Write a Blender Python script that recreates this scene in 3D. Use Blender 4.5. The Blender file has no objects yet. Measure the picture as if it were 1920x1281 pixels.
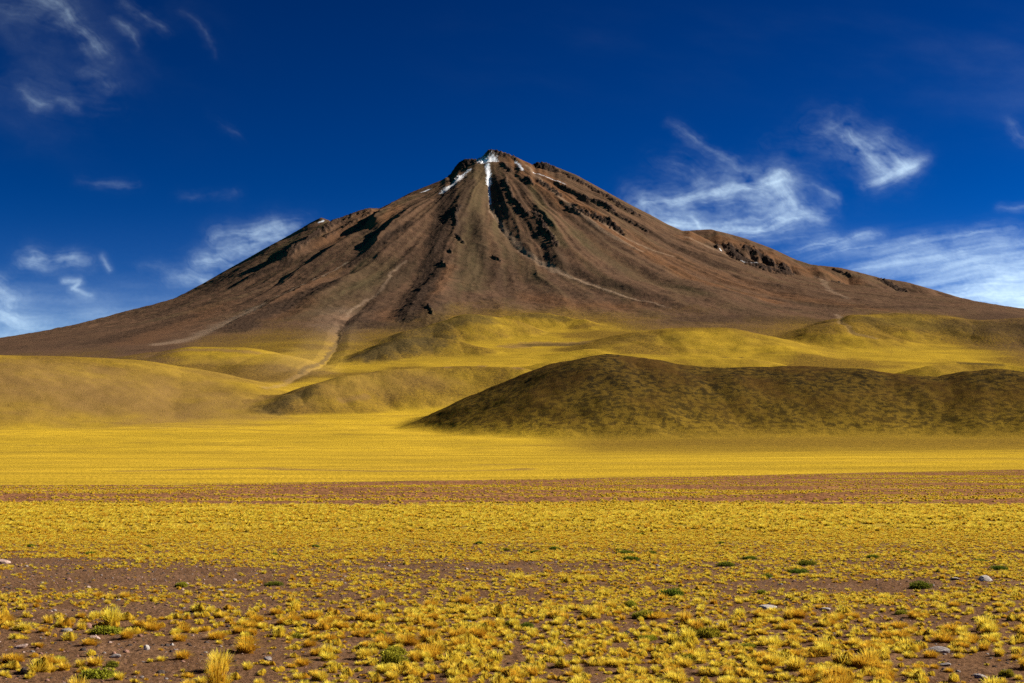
import bpy, math, random
import numpy as np
from mathutils import Vector

random.seed(7)
rng = np.random.default_rng(7)
sc = bpy.context.scene
COL = sc.collection

# ------------------------------------------------------------------ camera
F = 2667.0                      # focal length, in pixels of a 1920 wide picture
CX, CY = 960.0, 640.5
HOR = 870.0                     # row of eye level
CAMZ = 5.0
PITCH = math.atan((HOR - CY) / F)
cam_d = bpy.data.cameras.new("camera")
cam_d.sensor_width = 36.0
cam_d.lens = 36.0 * F / 1920.0
cam_d.clip_start = 0.5
cam_d.clip_end = 400000.0
cam = bpy.data.objects.new("camera", cam_d)
cam.location = (0, 0, CAMZ)
cam.rotation_euler = (math.pi / 2 + PITCH, 0, 0)
COL.objects.link(cam)
sc.camera = cam

# ------------------------------------------------------------------ sky, sun, exposure
SUN_EL = math.radians(31.0)
SUN_AZ = math.radians(75.0)     # clockwise from the view direction (+Y)
w = bpy.data.worlds.new("World")
sc.world = w
w.use_nodes = True
nt = w.node_tree
nt.nodes.clear()
wo = nt.nodes.new("ShaderNodeOutputWorld")
bg = nt.nodes.new("ShaderNodeBackground")
sky = nt.nodes.new("ShaderNodeTexSky")
sky.sky_type = 'NISHITA'
sky.sun_disc = False
sky.sun_elevation = SUN_EL
sky.sun_rotation = SUN_AZ
sky.altitude = 4200.0
sky.air_density = 1.0
sky.dust_density = 0.0
sky.ozone_density = 6.0
hs = nt.nodes.new("ShaderNodeHueSaturation")
hs.inputs["Saturation"].default_value = 1.35
hs.inputs["Value"].default_value = 0.485
gm = nt.nodes.new("ShaderNodeGamma")
gm.inputs[1].default_value = 1.9
nt.links.new(sky.outputs[0], hs.inputs["Color"])
nt.links.new(hs.outputs[0], gm.inputs[0])
tint = nt.nodes.new("ShaderNodeMix"); tint.data_type = 'RGBA'; tint.blend_type = 'MULTIPLY'; tint.inputs[0].default_value = 1.0
tint.inputs[7].default_value = (.05, 1.12, .62, 1)
nt.links.new(gm.outputs[0], tint.inputs[6])
nt.links.new(tint.outputs[2], bg.inputs["Color"])
bg.inputs["Strength"].default_value = 0.05
nt.links.new(bg.outputs[0], wo.inputs[0])

sun_d = bpy.data.lights.new("sun", 'SUN')
sun_d.energy = 5.0
sun_d.angle = math.radians(0.5)
sun_d.color = (1.0, 0.93, 0.82)
sun = bpy.data.objects.new("sun", sun_d)
sdir = Vector((math.sin(SUN_AZ) * math.cos(SUN_EL), math.cos(SUN_AZ) * math.cos(SUN_EL), math.sin(SUN_EL)))
sun.rotation_euler = (-sdir).to_track_quat('-Z', 'Y').to_euler()
sun.location = (300, 100, 300)
COL.objects.link(sun)

vs = sc.view_settings
vs.view_transform = 'Standard'
vs.look = 'None'
vs.exposure = 0.92
vs.gamma = 1.0
vs.use_curve_mapping = False
sc.cycles.max_bounces = 6
sc.cycles.diffuse_bounces = 2
sc.cycles.glossy_bounces = 1
sc.cycles.transmission_bounces = 3
sc.cycles.transparent_max_bounces = 8
sc.cycles.volume_bounces = 0
sc.cycles.use_denoising = False

# ------------------------------------------------------------------ helpers
def pix_uv(px, py):
    """pixel of the measured photograph -> (x/y, (z-eye)/y) of the sight line"""
    a = (np.asarray(px, float) - CX) / F
    b = (CY - np.asarray(py, float)) / F
    den = math.cos(PITCH) - b * math.sin(PITCH)
    return a / den, (math.sin(PITCH) + b * math.cos(PITCH)) / den

def uv_pix(u, v):
    den = math.cos(PITCH) + v * math.sin(PITCH)
    return CX + F * u / den, CY - F * (v * math.cos(PITCH) - math.sin(PITCH)) / den

_perm = np.random.default_rng(11).permutation(65536).astype(np.int32)
_ang = np.random.default_rng(12).random(65536).astype(np.float32) * 2 * np.pi
_gx, _gy = np.cos(_ang), np.sin(_ang)

def noise(x, y, seed=0):
    x = x + seed * 17.31; y = y - seed * 9.77
    xf = np.floor(x); yf = np.floor(y)
    xi = xf.astype(np.int32); yi = yf.astype(np.int32)
    fx = (x - xf).astype(np.float32); fy = (y - yf).astype(np.float32)
    u = fx * fx * fx * (fx * (fx * 6 - 15) + 10); v = fy * fy * fy * (fy * (fy * 6 - 15) + 10)
    def g(ix, iy, dx, dy):
        h = _perm[(_perm[ix & 65535] + iy * 7919) & 65535]
        return _gx[h] * dx + _gy[h] * dy
    a = g(xi, yi, fx, fy); b = g(xi + 1, yi, fx - 1, fy)
    c = g(xi, yi + 1, fx, fy - 1); d = g(xi + 1, yi + 1, fx - 1, fy - 1)
    return 1.5 * ((a + (b - a) * u) + ((c + (d - c) * u) - (a + (b - a) * u)) * v)

def fbm(x, y, octv=4, seed=0, gain=0.5, lac=2.03, ridged=False):
    s = 0; a = 1.0; n = 0
    for o in range(octv):
        t = noise(x, y, seed + o * 3)
        if ridged: t = 1 - 2 * np.abs(t)
        s = s + a * t; n += a
        a *= gain; x = x * lac; y = y * lac
    return s / n

def sstep(a, b, x):
    t = np.clip((x - a) / (b - a), 0, 1)
    return t * t * (3 - 2 * t)

def smooth_table(pts, step, win):
    xs = np.arange(pts[0][0], pts[-1][0] + step, step)
    ys = np.interp(xs, [p[0] for p in pts], [p[1] for p in pts])
    k = max(1, int(win / step)); ker = np.hanning(k + 2); ker /= ker.sum()
    pad = len(ker)
    yp = np.concatenate([2 * ys[0] - ys[pad:0:-1], ys, 2 * ys[-1] - ys[-2:-pad - 2:-1]])
    return xs, np.convolve(yp, ker, 'same')[pad:-pad]

def new_mesh(name, verts, faces, smooth=True):
    """verts (n,3), faces (m,3|4)"""
    me = bpy.data.meshes.new(name)
    n = faces.shape[1]
    me.vertices.add(len(verts)); me.vertices.foreach_set("co", np.ascontiguousarray(verts, np.float32).ravel())
    me.loops.add(faces.size); me.loops.foreach_set("vertex_index", np.ascontiguousarray(faces, np.int32).ravel())
    me.polygons.add(len(faces))
    me.polygons.foreach_set("loop_start", np.arange(0, faces.size, n, dtype=np.int32))
    me.polygons.foreach_set("use_smooth", np.full(len(faces), smooth, dtype=bool))
    me.update(calc_edges=True)
    return me

def attr_col(me, name, arr):
    a = me.attributes.new(name, 'FLOAT_COLOR', 'POINT')
    full = np.ones((len(arr), 4), np.float32); full[:, :arr.shape[1]] = arr
    a.data.foreach_set("color", full.ravel())

def attr_f(me, name, arr):
    a = me.attributes.new(name, 'FLOAT', 'POINT')
    a.data.foreach_set("value", np.ascontiguousarray(arr, np.float32))

def link(name, me, mat=None, parent=None, **props):
    o = bpy.data.objects.new(name, me)
    if mat and not me.materials: me.materials.append(mat)
    COL.objects.link(o)
    if parent: o.parent = parent
    for k, v in props.items(): o[k] = v
    return o

# ------------------------------------------------------------------ terrain grid
u_f = np.linspace(-0.405, 0.405, 1300)
u_s = 0.405 + 0.9 * (np.linspace(0, 1, 90)[1:] ** 1.6)
U = np.concatenate([-u_s[::-1], u_f, u_s])
D = np.concatenate([
    np.geomspace(4, 29, 30)[:-1],
    np.geomspace(29, 120, 400)[:-1],
    np.geomspace(120, 1500, 330)[:-1],
    np.linspace(1500, 4500, 380)[:-1],
    np.linspace(4500, 8500, 600)[:-1],
    np.linspace(8500, 12000, 60)[:-1],
    np.geomspace(12000, 90000, 24)])
NR, NC = len(D), len(U)
UU, DD = np.meshgrid(U, D)
X = (UU * DD); Y = DD.copy()

# volcano: three radial profiles (left flank, front, right flank)
XS, YS, ZS = -118.0, 8000.0, 1745.0
def rp(px): return abs(px - 920.0) * 3.0
def zp(py, d=8000.0): return CAMZ + float(pix_uv(960, py)[1]) * d
Lp = [(0, 1735), (180, zp(322)), (rp(840), zp(336)), (rp(800), zp(352)), (rp(740), zp(384)), (rp(715), zp(398)), (rp(660), zp(420)),
      (rp(560), zp(455)), (rp(500), zp(480)), (rp(420), zp(520)), (rp(350), zp(552)), (rp(280), zp(586)), (rp(200), zp(609)),
      (rp(150), zp(630)), (rp(100), zp(647)), (rp(60), zp(658)), (rp(0), zp(674)), (3300, 480), (3900, 345), (4300, 262), (5000, 130), (5400, 78), (6200, 20), (7200, .5), (7700, 0), (90000, 0)]
Rp = [(0, 1735), (200, zp(315)), (rp(1040), zp(325)), (rp(1080), zp(338)), (rp(1120), zp(358)), (rp(1160), zp(379)), (rp(1190), zp(392)),
      (rp(1250), zp(422)), (rp(1290), zp(442)), (rp(1400), zp(507)), (rp(1500), zp(546)), (rp(1600), zp(568)), (rp(1750), zp(588)),
      (rp(1920), zp(606)), (3600, 640), (4200, 470), (4800, 300), (5400, 150), (6200, 40), (7200, 2), (7700, 0), (90000, 0)]
Fp = [(0, 1735), (150, 1690), (300, 1615), (700, 1420), (1350, 1090), (2000, 790), (2670, 585), (3000, 505), (3400, 420), (3900, 320), (4300, 243),
      (5000, 119), (5400, 72), (6200, 18), (7200, .5), (7700, 0), (90000, 0)]
def prof(p, r):
    xs, ys = smooth_table(p[:-1], 10.0, 160.0)
    return np.interp(r, np.append(xs, 90000), np.append(ys, 0))
def cone(x, y):
    dx, dy = x - XS, y - YS
    r = np.sqrt(dx * dx + dy * dy)
    s = dx / np.maximum(r, 1.0)
    wl = np.where(s < 0, s * s, 0); wr = np.where(s > 0, s * s, 0)
    z = wl * prof(Lp, r) + wr * prof(Rp, r) + (1 - wl - wr) * prof(Fp, r)
    return z, r
Z, R = cone(X, Y)
THETA = np.arctan2(X - XS, YS - Y)

# the plain tilts up a little to the right beyond two hundred metres
Z += 0.0068 * np.clip(X + 90, 0, 500) * sstep(170, 700, Y) * (1 - sstep(1500, 3000, Y))
Z -= 0.35 * sstep(400, 150, Y) * 0
# long low swells of the alluvial fan
mid = sstep(500, 1400, Y) * (1 - sstep(4500, 6000, Y)) + 1e-9
Z += mid * (9 * fbm(X / 900, Y / 520, 3, 21) + 2.2 * fbm(X / 260, Y / 150, 3, 25)) * sstep(900, 2600, Y)
Z += sstep(450, 900, Y) * (1 - sstep(2000, 3000, Y)) * 0.8 * noise(X / 420, Y / 130, 30)

def segs(pts, x, y, vals):
    """for each piece of a polyline: distance, side, towards-the-back share, interpolated value"""
    for i in range(len(pts) - 1):
        ax, ay = pts[i]; bx, by = pts[i + 1]
        dx, dy = bx - ax, by - ay
        t = np.clip(((x - ax) * dx + (y - ay) * dy) / (dx * dx + dy * dy + 1e-9), 0, 1)
        ex = x - (ax + t * dx); ey = y - (ay + t * dy)
        d = np.sqrt(ex * ex + ey * ey)
        yield d, (dx * ey - dy * ex) / (math.hypot(dx, dy) * (d + 1.0)), ey / (d + 1.0), vals[i] + (vals[i + 1] - vals[i]) * t

def sub(pts, rad):
    """row and column slices of the grid that a polyline with a radius can touch"""
    p = np.asarray(pts)
    y0, y1 = p[:, 1].min() - rad, p[:, 1].max() + rad
    r0, r1 = np.searchsorted(D, max(y0, 4)), np.searchsorted(D, y1)
    if r1 <= r0: return None
    us = []
    for q in p:
        for yy in (max(q[1] - rad, 30), q[1] + rad):
            us += [(q[0] - rad) / yy, (q[0] + rad) / yy]
    c0, c1 = np.searchsorted(U, min(us)), np.searchsorted(U, max(us))
    if c1 <= c0: return None
    return slice(max(r0 - 1, 0), r1 + 1), slice(max(c0 - 1, 0), c1 + 1)

def smax(a, b, k):
    h = np.clip(0.5 + 0.5 * (b - a) / k, 0, 1)
    return a + (b - a) * h + k * h * (1 - h)

WX = 22 * fbm(X / 130, Y / 130, 3, 41); WY = 22 * fbm(X / 130, Y / 130, 3, 47)

def hill(pts, sf, sb, wr, k=12, warp=1.0, drop=0, q=1.0):
    """pts (px,py,d): crest of a hill seen against what lies behind it, d metres away"""
    P = []; V = []
    for px, py, d in pts:
        u, v = pix_uv(px, py)
        P.append((float(u) * d, d)); V.append(CAMZ + float(v) * d - drop)
    rad = 1500
    s = sub(P, rad)
    x = X[s] + WX[s] * warp; y = Y[s] + WY[s] * warp
    zt = None
    for dist, side, dr, val in segs(P, x, y, V):
        slope = sb + (sf - sb) * sstep(-.8, .8, -dr)        # steeper on the side that faces the plain
        h = val - slope * (np.sqrt(dist * dist + wr * wr) - wr) - slope * q * dist * dist / 900.0
        zt = h if zt is None else np.maximum(zt, h)
    old = Z[s].copy()
    nz = smax(old, zt, k)
    Z[s] = nz
    return s, np.clip((zt - old + k) / (2 * k), 0, 1)

HILLM = np.zeros(X.shape)       # big dark hill
MIDM = np.zeros(X.shape)        # other foothills with thin dark cover and painted shade of their front faces
# far hill at the left edge of the skyline
hill([(-260, 668, 9800), (-60, 663, 9700), (0, 656, 9600), (25, 645, 9600), (60, 640, 9600), (105, 637, 9500), (160, 648, 9400), (260, 690, 9300)], .3, .3, 60)
# right shoulder of the volcano with its own crest
s_, m_ = hill([(1262, 436, 8250), (1280, 433, 8260), (1332, 430, 8280), (1365, 438, 8290), (1400, 449, 8300), (1450, 467, 8300), (1490, 486, 8310), (1520, 497, 8320), (1575, 502, 8320), (1600, 508, 8330),
      (1650, 521, 8330), (1700, 529, 8340), (1750, 543, 8350), (1800, 558, 8350), (1850, 568, 8350), (1920, 583, 8350), (2050, 615, 8350), (2300, 660, 8300)], .36, .5, 25, 8, .6)
# big dark hill in front on the right
s_, m_ = hill([(835, 786, 2830), (870, 768, 2800), (905, 752, 2760), (960, 730, 2720), (1030, 697, 2670), (1085, 675, 2620), (1140, 664, 2580), (1200, 671, 2570), (1260, 683, 2570), (1330, 689, 2560), (1420, 688, 2560),
      (1500, 687, 2550), (1600, 691, 2540), (1680, 701, 2520), (1760, 707, 2500), (1820, 698, 2500), (1870, 693, 2500), (1930, 706, 2500), (2050, 740, 2480), (2250, 800, 2450)], .42, .40, 55, 14, .8, q=.3)
HILLM[s_] = np.maximum(HILLM[s_], m_)
# long low ridge in the middle
s_, m_ = hill([(482, 771, 2900), (545, 739, 2990), (600, 719, 3060), (650, 705, 3120), (720, 695, 3190), (800, 689, 3250), (880, 686, 3290), (970, 689, 3290), (1030, 705, 3230)], .40, .26, 20, 5, .6)
MIDM[s_] = np.maximum(MIDM[s_], m_)
# dark knolls behind it
s_, m_ = hill([(672, 669, 3980), (720, 649, 4080), (755, 634, 4160), (790, 630, 4210), (850, 638, 4210), (900, 650, 4160)], .42, .2, 12, 6, .8)
MIDM[s_] = np.maximum(MIDM[s_], m_)
s_, m_ = hill([(690, 642, 4420), (760, 622, 4460), (830, 605, 4560), (872, 590, 4640), (900, 590, 4660), (950, 598, 4680)], .42, .2, 10, 6, .8)
MIDM[s_] = np.maximum(MIDM[s_], m_ * .8)
s_, m_ = hill([(930, 598, 4860), (985, 588, 4960), (1030, 588, 4960), (1090, 600, 4880)], .35, .2, 14, 6, .8)
MIDM[s_] = np.maximum(MIDM[s_], m_ * .6)
# smooth olive mound right of the middle
s_, m_ = hill([(1110, 655, 4120), (1150, 640, 4260), (1200, 624, 4400), (1270, 615, 4460), (1350, 615, 4470), (1400, 626, 4420), (1460, 648, 4250)], .24, .16, 50, 14, .9)
MIDM[s_] = np.maximum(MIDM[s_], m_ * .6)
s_, m_ = hill([(1040, 678, 3800), (1120, 664, 3900), (1200, 665, 3920), (1330, 668, 3900), (1400, 672, 3860), (1460, 684, 3780)], .24, .2, 20, 8, .9)
MIDM[s_] = np.maximum(MIDM[s_], m_ * .5)
# olive hill at the right edge
s_, m_ = hill([(1560, 606, 4700), (1610, 591, 4900), (1680, 588, 4980), (1760, 592, 4980), (1840, 601, 4900), (1900, 597, 4900), (1980, 590, 4900), (2120, 600, 4850)], .27, .2, 60, 12, .9)
MIDM[s_] = np.maximum(MIDM[s_], m_ * 1.05)
s_, m_ = hill([(1740, 686, 3560), (1800, 679, 3640), (1870, 682, 3640), (1940, 692, 3560)], .3, .2, 10, 6, .8)
MIDM[s_] = np.maximum(MIDM[s_], m_ * .8)
# tan hills at the left
LEFTM = np.zeros(X.shape)
s_, m_ = hill([(-330, 690, 3000), (-150, 672, 3150), (0, 667, 3250), (70, 668, 3300), (150, 671, 3360), (230, 675, 3420), (300, 687, 3400), (350, 708, 3300)], .20, .26, 120, 24, .9, q=.5)
LEFTM[s_] = np.maximum(LEFTM[s_], m_)
s_, m_ = hill([(230, 676, 3900), (300, 660, 3950), (370, 651, 3980), (450, 652, 3980), (510, 664, 3900), (560, 690, 3750)], .22, .2, 50, 10, .5)
LEFTM[s_] = np.maximum(LEFTM[s_], m_ * .7)

# summit rocks and upper crests: sharp tents at the volcano's own distance
def crest(pts, d0, slope, wr=6, k=6, warp=.25, d1=None):
    n = len(pts)
    return hill([(p[0], p[1], d0 + ((d1 or d0) - d0) * i / max(1, n - 1)) for i, p in enumerate(pts)], slope, slope, wr, k, warp)
crest([(848, 325), (858, 308), (872, 299), (893, 299), (905, 296)], 8050, 1.15, 4, 4)
crest([(903, 296), (912, 286), (917, 280), (930, 281), (950, 287), (963, 292), (972, 300), (1000, 312)], 7990, .95, 4, 4)
crest([(1000, 311), (1006, 304), (1022, 304), (1040, 311), (1080, 328), (1120, 350), (1160, 372), (1188, 388), (1215, 400)], 8050, 1.0, 3, 4)
crest([(722, 393), (740, 378), (770, 363), (800, 349), (830, 338), (850, 330)], 8000, .7, 8, 5)
crest([(545, 452), (570, 431), (585, 419), (602, 409), (615, 414), (622, 424)], 8080, .50, 5, 5)
crest([(560, 462), (590, 442), (630, 416), (660, 400), (675, 391), (690, 390), (712, 393)], 7880, .62, 7, 5)

# ------------------------------------------------------------------ sight lines onto the terrain
def hit(px, py, dmin=29.0):
    u, v = pix_uv(px, py); u = float(u); v = float(v)
    c = np.searchsorted(U, u); t = (u - U[c - 1]) / (U[c] - U[c - 1])
    col = Z[:, c - 1] * (1 - t) + Z[:, c] * t
    vv = (col - CAMZ) / D
    ok = np.nonzero((vv >= v) & (D >= dmin))[0]
    if len(ok) == 0:
        m = np.where((D > dmin) & (D < 9500), vv, -9); i = int(m.argmax()); return u * D[i], D[i]
    i = ok[0]
    if i == 0 or D[i - 1] < dmin: d = D[i]
    else:
        f = (v - vv[i - 1]) / (vv[i] - vv[i - 1] + 1e-12); d = D[i - 1] + f * (D[i] - D[i - 1])
    return u * d, d

# ridges and gullies on the volcano: (points px,py,amp) widths left/right in metres
ZA = np.zeros(X.shape)
WX2 = 16 * fbm(X / 90, Y / 90, 3, 61); WY2 = 16 * fbm(X / 90, Y / 90, 3, 67)
def relief(pts, wl, wr, warp=1.0, sharp=True, dmin=4600):
    P = [hit(p[0], p[1], dmin) for p in pts]; V = [p[2] for p in pts]
    s = sub(P, max(wl, wr) * 1.3)
    acc = None
    for dist, side, dr, val in segs(P, X[s] + WX2[s] * warp, Y[s] + WY2[s] * warp, V):
        wd = wl + (wr - wl) * sstep(-.5, .5, side)
        t = np.clip(1 - dist / wd, 0, 1)
        q = val * (t * (.6 + .4 * t) if sharp else t * t * (3 - 2 * t))
        acc = q if acc is None else np.where(np.abs(q) > np.abs(acc), q, acc)
    ZA[s] += acc
def paint(arr, pts, wid, amt, nz=0.5, ns=25.0, ay=1.0, dmin=4600, seed=3, soft=1.0, warp=1.0):
    """albedo mask along a line; ragged edge"""
    P = [hit(p[0], p[1], dmin) for p in pts]
    V = [p[2] if len(p) > 2 else 1.0 for p in pts]
    s = sub(P, wid * 2.2 * max(1, ay))
    Pq = [(p[0], p[1] / ay) for p in P]
    n = fbm(X[s] / ns, Y[s] / ns / ay, 3, seed)
    dm = None
    for dist, side, dr, val in segs(Pq, X[s] + WX2[s] * warp, (Y[s] + WY2[s] * warp) / ay, V):
        q = dist / np.maximum(wid * val, .1); dm = q if dm is None else np.minimum(dm, q)
    arr[s] = np.maximum(arr[s], sstep(1.0 + soft * .5, 1.0 - soft * .5, dm + nz * n) * amt)
# note: lines run downhill (towards the viewer); "wl" is the side to the right of travel = photo left
A = relief
# left flank ridges (steep on their left)
A([(665, 402, 5), (640, 418, 30), (605, 440, 42), (570, 463, 46), (545, 478, 40), (520, 487, 0)], 55, 160)
A([(545, 470, 0), (520, 488, 20), (480, 510, 14), (430, 535, 6), (380, 560, 0)], 50, 200)
A([(770, 366, 0), (735, 388, 30), (712, 405, 46), (702, 420, 42), (690, 430, 0)], 60, 170)
A([(690, 428, 0), (650, 452, 30), (560, 510, 16), (480, 555, 8), (420, 585, 0)], 60, 200)
A([(860, 335, 0), (800, 378, 22), (765, 405, 40), (740, 432, 54), (715, 455, 52), (690, 480, 30), (640, 505, 10)], 75, 220)
A([(640, 500, 0), (600, 530, 26), (540, 560, 30), (480, 590, 22), (420, 620, 10), (380, 640, 0)], 90, 260)
# central buttress
A([(880, 330, 0), (862, 365, 20), (856, 400, 24), (850, 450, 22), (842, 490, 18), (832, 530, 20), (815, 560, 18), (800, 580, 20), (800, 610, 8)], 95, 190)
A([(842, 470, 0), (815, 520, 14), (790, 550, 20), (775, 575, 16), (765, 600, 14)], 80, 170)
A([(895, 480, 0), (885, 530, 12), (880, 570, 0)], 70, 100)
# gully with the snow and the pale scree track
A([(917, 300, 0), (917, 330, -26), (919, 380, -30), (935, 415, -22), (965, 455, -16), (1010, 490, -12), (1080, 525, -7), (1180, 562, 0)], 85, 85, .5)
# crags right of the gully
A([(945, 325, 0), (950, 350, 4), (962, 375, 8), (985, 400, 9), (1010, 420, 17), (1030, 445, 18), (1045, 465, 8)], 60, 150)
A([(1000, 380, 0), (1015, 405, 22), (1035, 430, 26), (1050, 450, 0)], 45, 110)
A([(960, 310, 0), (1000, 345, 12), (1060, 385, 22), (1120, 425, 24), (1200, 470, 18), (1300, 520, 12), (1420, 570, 0)], 90, 180)
A([(1060, 380, 0), (1085, 395, 26), (1120, 408, 30), (1165, 430, 22), (1200, 445, 0)], 40, 130)
A([(1010, 330, 0), (1050, 350, 18), (1100, 375, 20), (1180, 410, 14), (1250, 450, 10), (1350, 500, 0)], 50, 120)
A([(1150, 400, 0), (1250, 450, -14), (1350, 500, -18), (1450, 540, -12), (1560, 580, 0)], 120, 120)
A([(1000, 440, 0), (1060, 490, 12), (1150, 535, 14), (1250, 570, 8), (1330, 595, 0)], 160, 200, 1, False)
A([(700, 500, 0), (660, 530, 20), (600, 570, 24), (560, 600, 10), (520, 625, 0)], 110, 240, 1, False)
A([(900, 380, 0), (905, 430, 12), (915, 490, 12), (930, 540, 0)], 70, 120, 1, False)
A([(1130, 450, 0), (1220, 500, 14), (1330, 545, 12), (1450, 580, 0)], 140, 240, 1, False)
A([(940, 500, 0), (970, 550, -12), (1000, 580, 0)], 150, 150, 1, False)
# right shoulder crags and gullies
for (x0, y0, x1, y1, a_) in [(1352, 452, 1372, 490, -26), (1372, 455, 1398, 498, -34), (1400, 458, 1420, 500, -34), (1418, 462, 1448, 510, -40), (1448, 475, 1475, 520, -36), (1478, 487, 1500, 525, -22)]:
    A([(x0, y0, 0), ((x0 + x1) / 2, (y0 + y1) / 2, a_), (x1, y1, 0)], 28, 34, .4, True, 7000)
A([(1560, 505, 0), (1590, 520, -16), (1600, 540, -10), (1620, 550, 0)], 60, 60, 1, True, 7000)
A([(1640, 522, 0), (1690, 540, -34), (1740, 560, -14), (1780, 570, 0)], 90, 90, 1, True, 7000)
A([(1520, 500, 0), (1545, 520, 14), (1580, 545, 0)], 60, 80, 1, True, 7000)
# stream channels in the fan
A([(730, 512, 0), (700, 555, -7), (655, 595, -9), (636, 620, -10), (630, 650, -10), (600, 685, -8), (560, 705, -5), (520, 722, 0)], 38, 38, .5, True, 3000)
A([(1572, 585, 0), (1575, 605, -7), (1600, 625, -6), (1640, 635, 0)], 32, 32, .4, True, 3900)

# erosion rills radiating from the summit
WR = fbm(X / 420, Y / 420, 3, 71)
th = THETA + .022 * WR
rill = 1.0 * fbm(th * 15, R / 1900 + 3, 2, 75, .5, 2.0, True) + .05 * fbm(th * 52, R / 1300 + 3, 3, 77, .5, 1.9, True)
streak = fbm(th * 44, R / 1100, 4, 78, .6, 2.0)
ra = sstep(60, 900, R) * (1 - sstep(2200, 3700, R))
Z0sky = Z.copy()
Z += ZA
Z += ra * 8 * (rill - .25)
Z += sstep(350, 1100, R) * (1 - sstep(2300, 3300, R)) * 34 * fbm((THETA + .05 * WR) * 4.2 + 7, R / 2600, 3, 76, .45, 2.2)
Z += sstep(3600, 2600, R) * (7 * fbm(X / 160, Y / 160, 4, 79) + 3 * fbm(X / 34, Y / 34, 3, 83))
Z += (HILLM * .9 + LEFTM * .5 + MIDM * .8) * (3.5 * fbm(X / 110, Y / 110, 4, 87) + 1.2 * fbm(X / 22, Y / 22, 3, 89))

# ------------------------------------------------------------------ surface masks (what the ground is made of, with some shade painted in)
ROCK = np.zeros(X.shape); SNOW = np.zeros(X.shape); SCREE = np.zeros(X.shape); DARK = np.zeros(X.shape)
RED = np.zeros(X.shape); OLIVE = np.zeros(X.shape)
P = paint
# dark lava crags
for pts, wd in [
    ([(850, 322), (860, 308), (875, 303), (895, 303)], 34),
    ([(856, 330), (845, 336)], 14),
    ([(918, 284), (950, 290), (968, 297)], 8),
    ([(1004, 310), (1040, 318), (1080, 336), (1120, 358), (1160, 380), (1190, 394)], 20),
    ([(946, 335), (954, 352), (962, 372), (978, 394), (988, 405)], 7),
    ([(998, 398), (1012, 412), (1020, 430), (1035, 445), (1042, 460)], 11),
    ([(1068, 392), (1085, 394), (1110, 404), (1140, 416), (1165, 433)], 13),
    ([(942, 305), (958, 320)], 8),
    ([(1010, 340), (1030, 352), (1050, 366)], 12),
    ([(1050, 348), (1070, 356)], 7),
    ([(1095, 368), (1125, 378), (1150, 392)], 8),
    ([(1140, 392), (1190, 415), (1215, 430)], 5),
    ([(1000, 345), (985, 335)], 6),
    ([(860, 385), (853, 400), (856, 420)], 8),
    ([(857, 441), (862, 448), (870, 455)], 4.5), ([(843, 468), (850, 474)], 4), ([(828, 490), (836, 497)], 4), ([(800, 575), (812, 590)], 5),
    ([(925, 482), (938, 490)], 4)]:
    P(ROCK, pts, wd * 1.1, 1, 1.5, 17, 1.3)
for pts, wd in [([(1372, 466), (1385, 482), (1410, 498), (1440, 508), (1475, 522)], 34), ([(1400, 466), (1425, 478), (1450, 492), (1480, 505)], 26), ([(1345, 464), (1360, 468)], 6), ([(1565, 506), (1592, 514)], 8),
               ([(1655, 527), (1690, 545), (1735, 562)], 24), ([(1560, 548), (1600, 552)], 3)]:
    P(ROCK, pts, wd, .95, 1.7, 22, 1.6, 7000)
P(ROCK, [(690, 394), (640, 407), (600, 430), (560, 455), (545, 470)], 24, .75, 1.3, 24, 1.2)
P(ROCK, [(690, 400), (660, 415), (610, 440)], 12, .6, 1.2, 20, 1.2)
# dusky lava rubble, and cast shadows of left ridges painted in: dark bands
for pts, wd, am in [
    ([(840, 350), (838, 380), (828, 420), (818, 470), (806, 510), (790, 545), (772, 575), (765, 600)], 42, .95),
    ([(880, 335), (872, 360), (862, 400), (856, 440)], 26, .6),
    ([(795, 560), (800, 590), (815, 605), (790, 615), (720, 612), (670, 600)], 60, .6),
    ([(985, 340), (975, 370), (990, 410), (1005, 440)], 24, .5),
    ([(930, 330), (935, 350), (940, 375)], 20, .55),
    ([(1030, 460), (1045, 475), (1030, 465)], 26, .5),
    ([(655, 497), (700, 465), (740, 435), (770, 415)], 20, .8),  # painted cast shadow on the left of the ridge
    ([(620, 530), (560, 560), (500, 585), (440, 620)], 46, .7),
    ([(700, 425), (680, 435)], 16, .7), ([(545, 487), (480, 512), (430, 530)], 16, .7),  # two more ridge shadows painted into the colour
    ([(480, 480), (420, 515), (350, 553), (280, 588)], 34, .45),
    ([(1000, 365), (1060, 400), (1120, 440), (1180, 465)], 22, .35),
    ([(930, 500), (940, 540), (960, 560)], 24, .4),
    ([(1300, 600), (1500, 600), (1700, 590), (1900, 590)], 60, .35),
    ([(770, 470), (750, 520), (700, 560), (680, 590)], 40, .4), ([(1040, 480), (1120, 525), (1250, 560)], 24, .4), ([(1160, 400), (1260, 450), (1380, 505)], 22, .45),
    ([(350, 590), (280, 615), (200, 640)], 50, .5), ([(1450, 560), (1600, 575), (1750, 578)], 30, .4), ([(890, 400), (900, 460), (930, 520)], 26, .35)]:
    P(DARK, pts, wd * 1.15, min(1, am * 1.25), .8, 60, 1.3)
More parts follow.
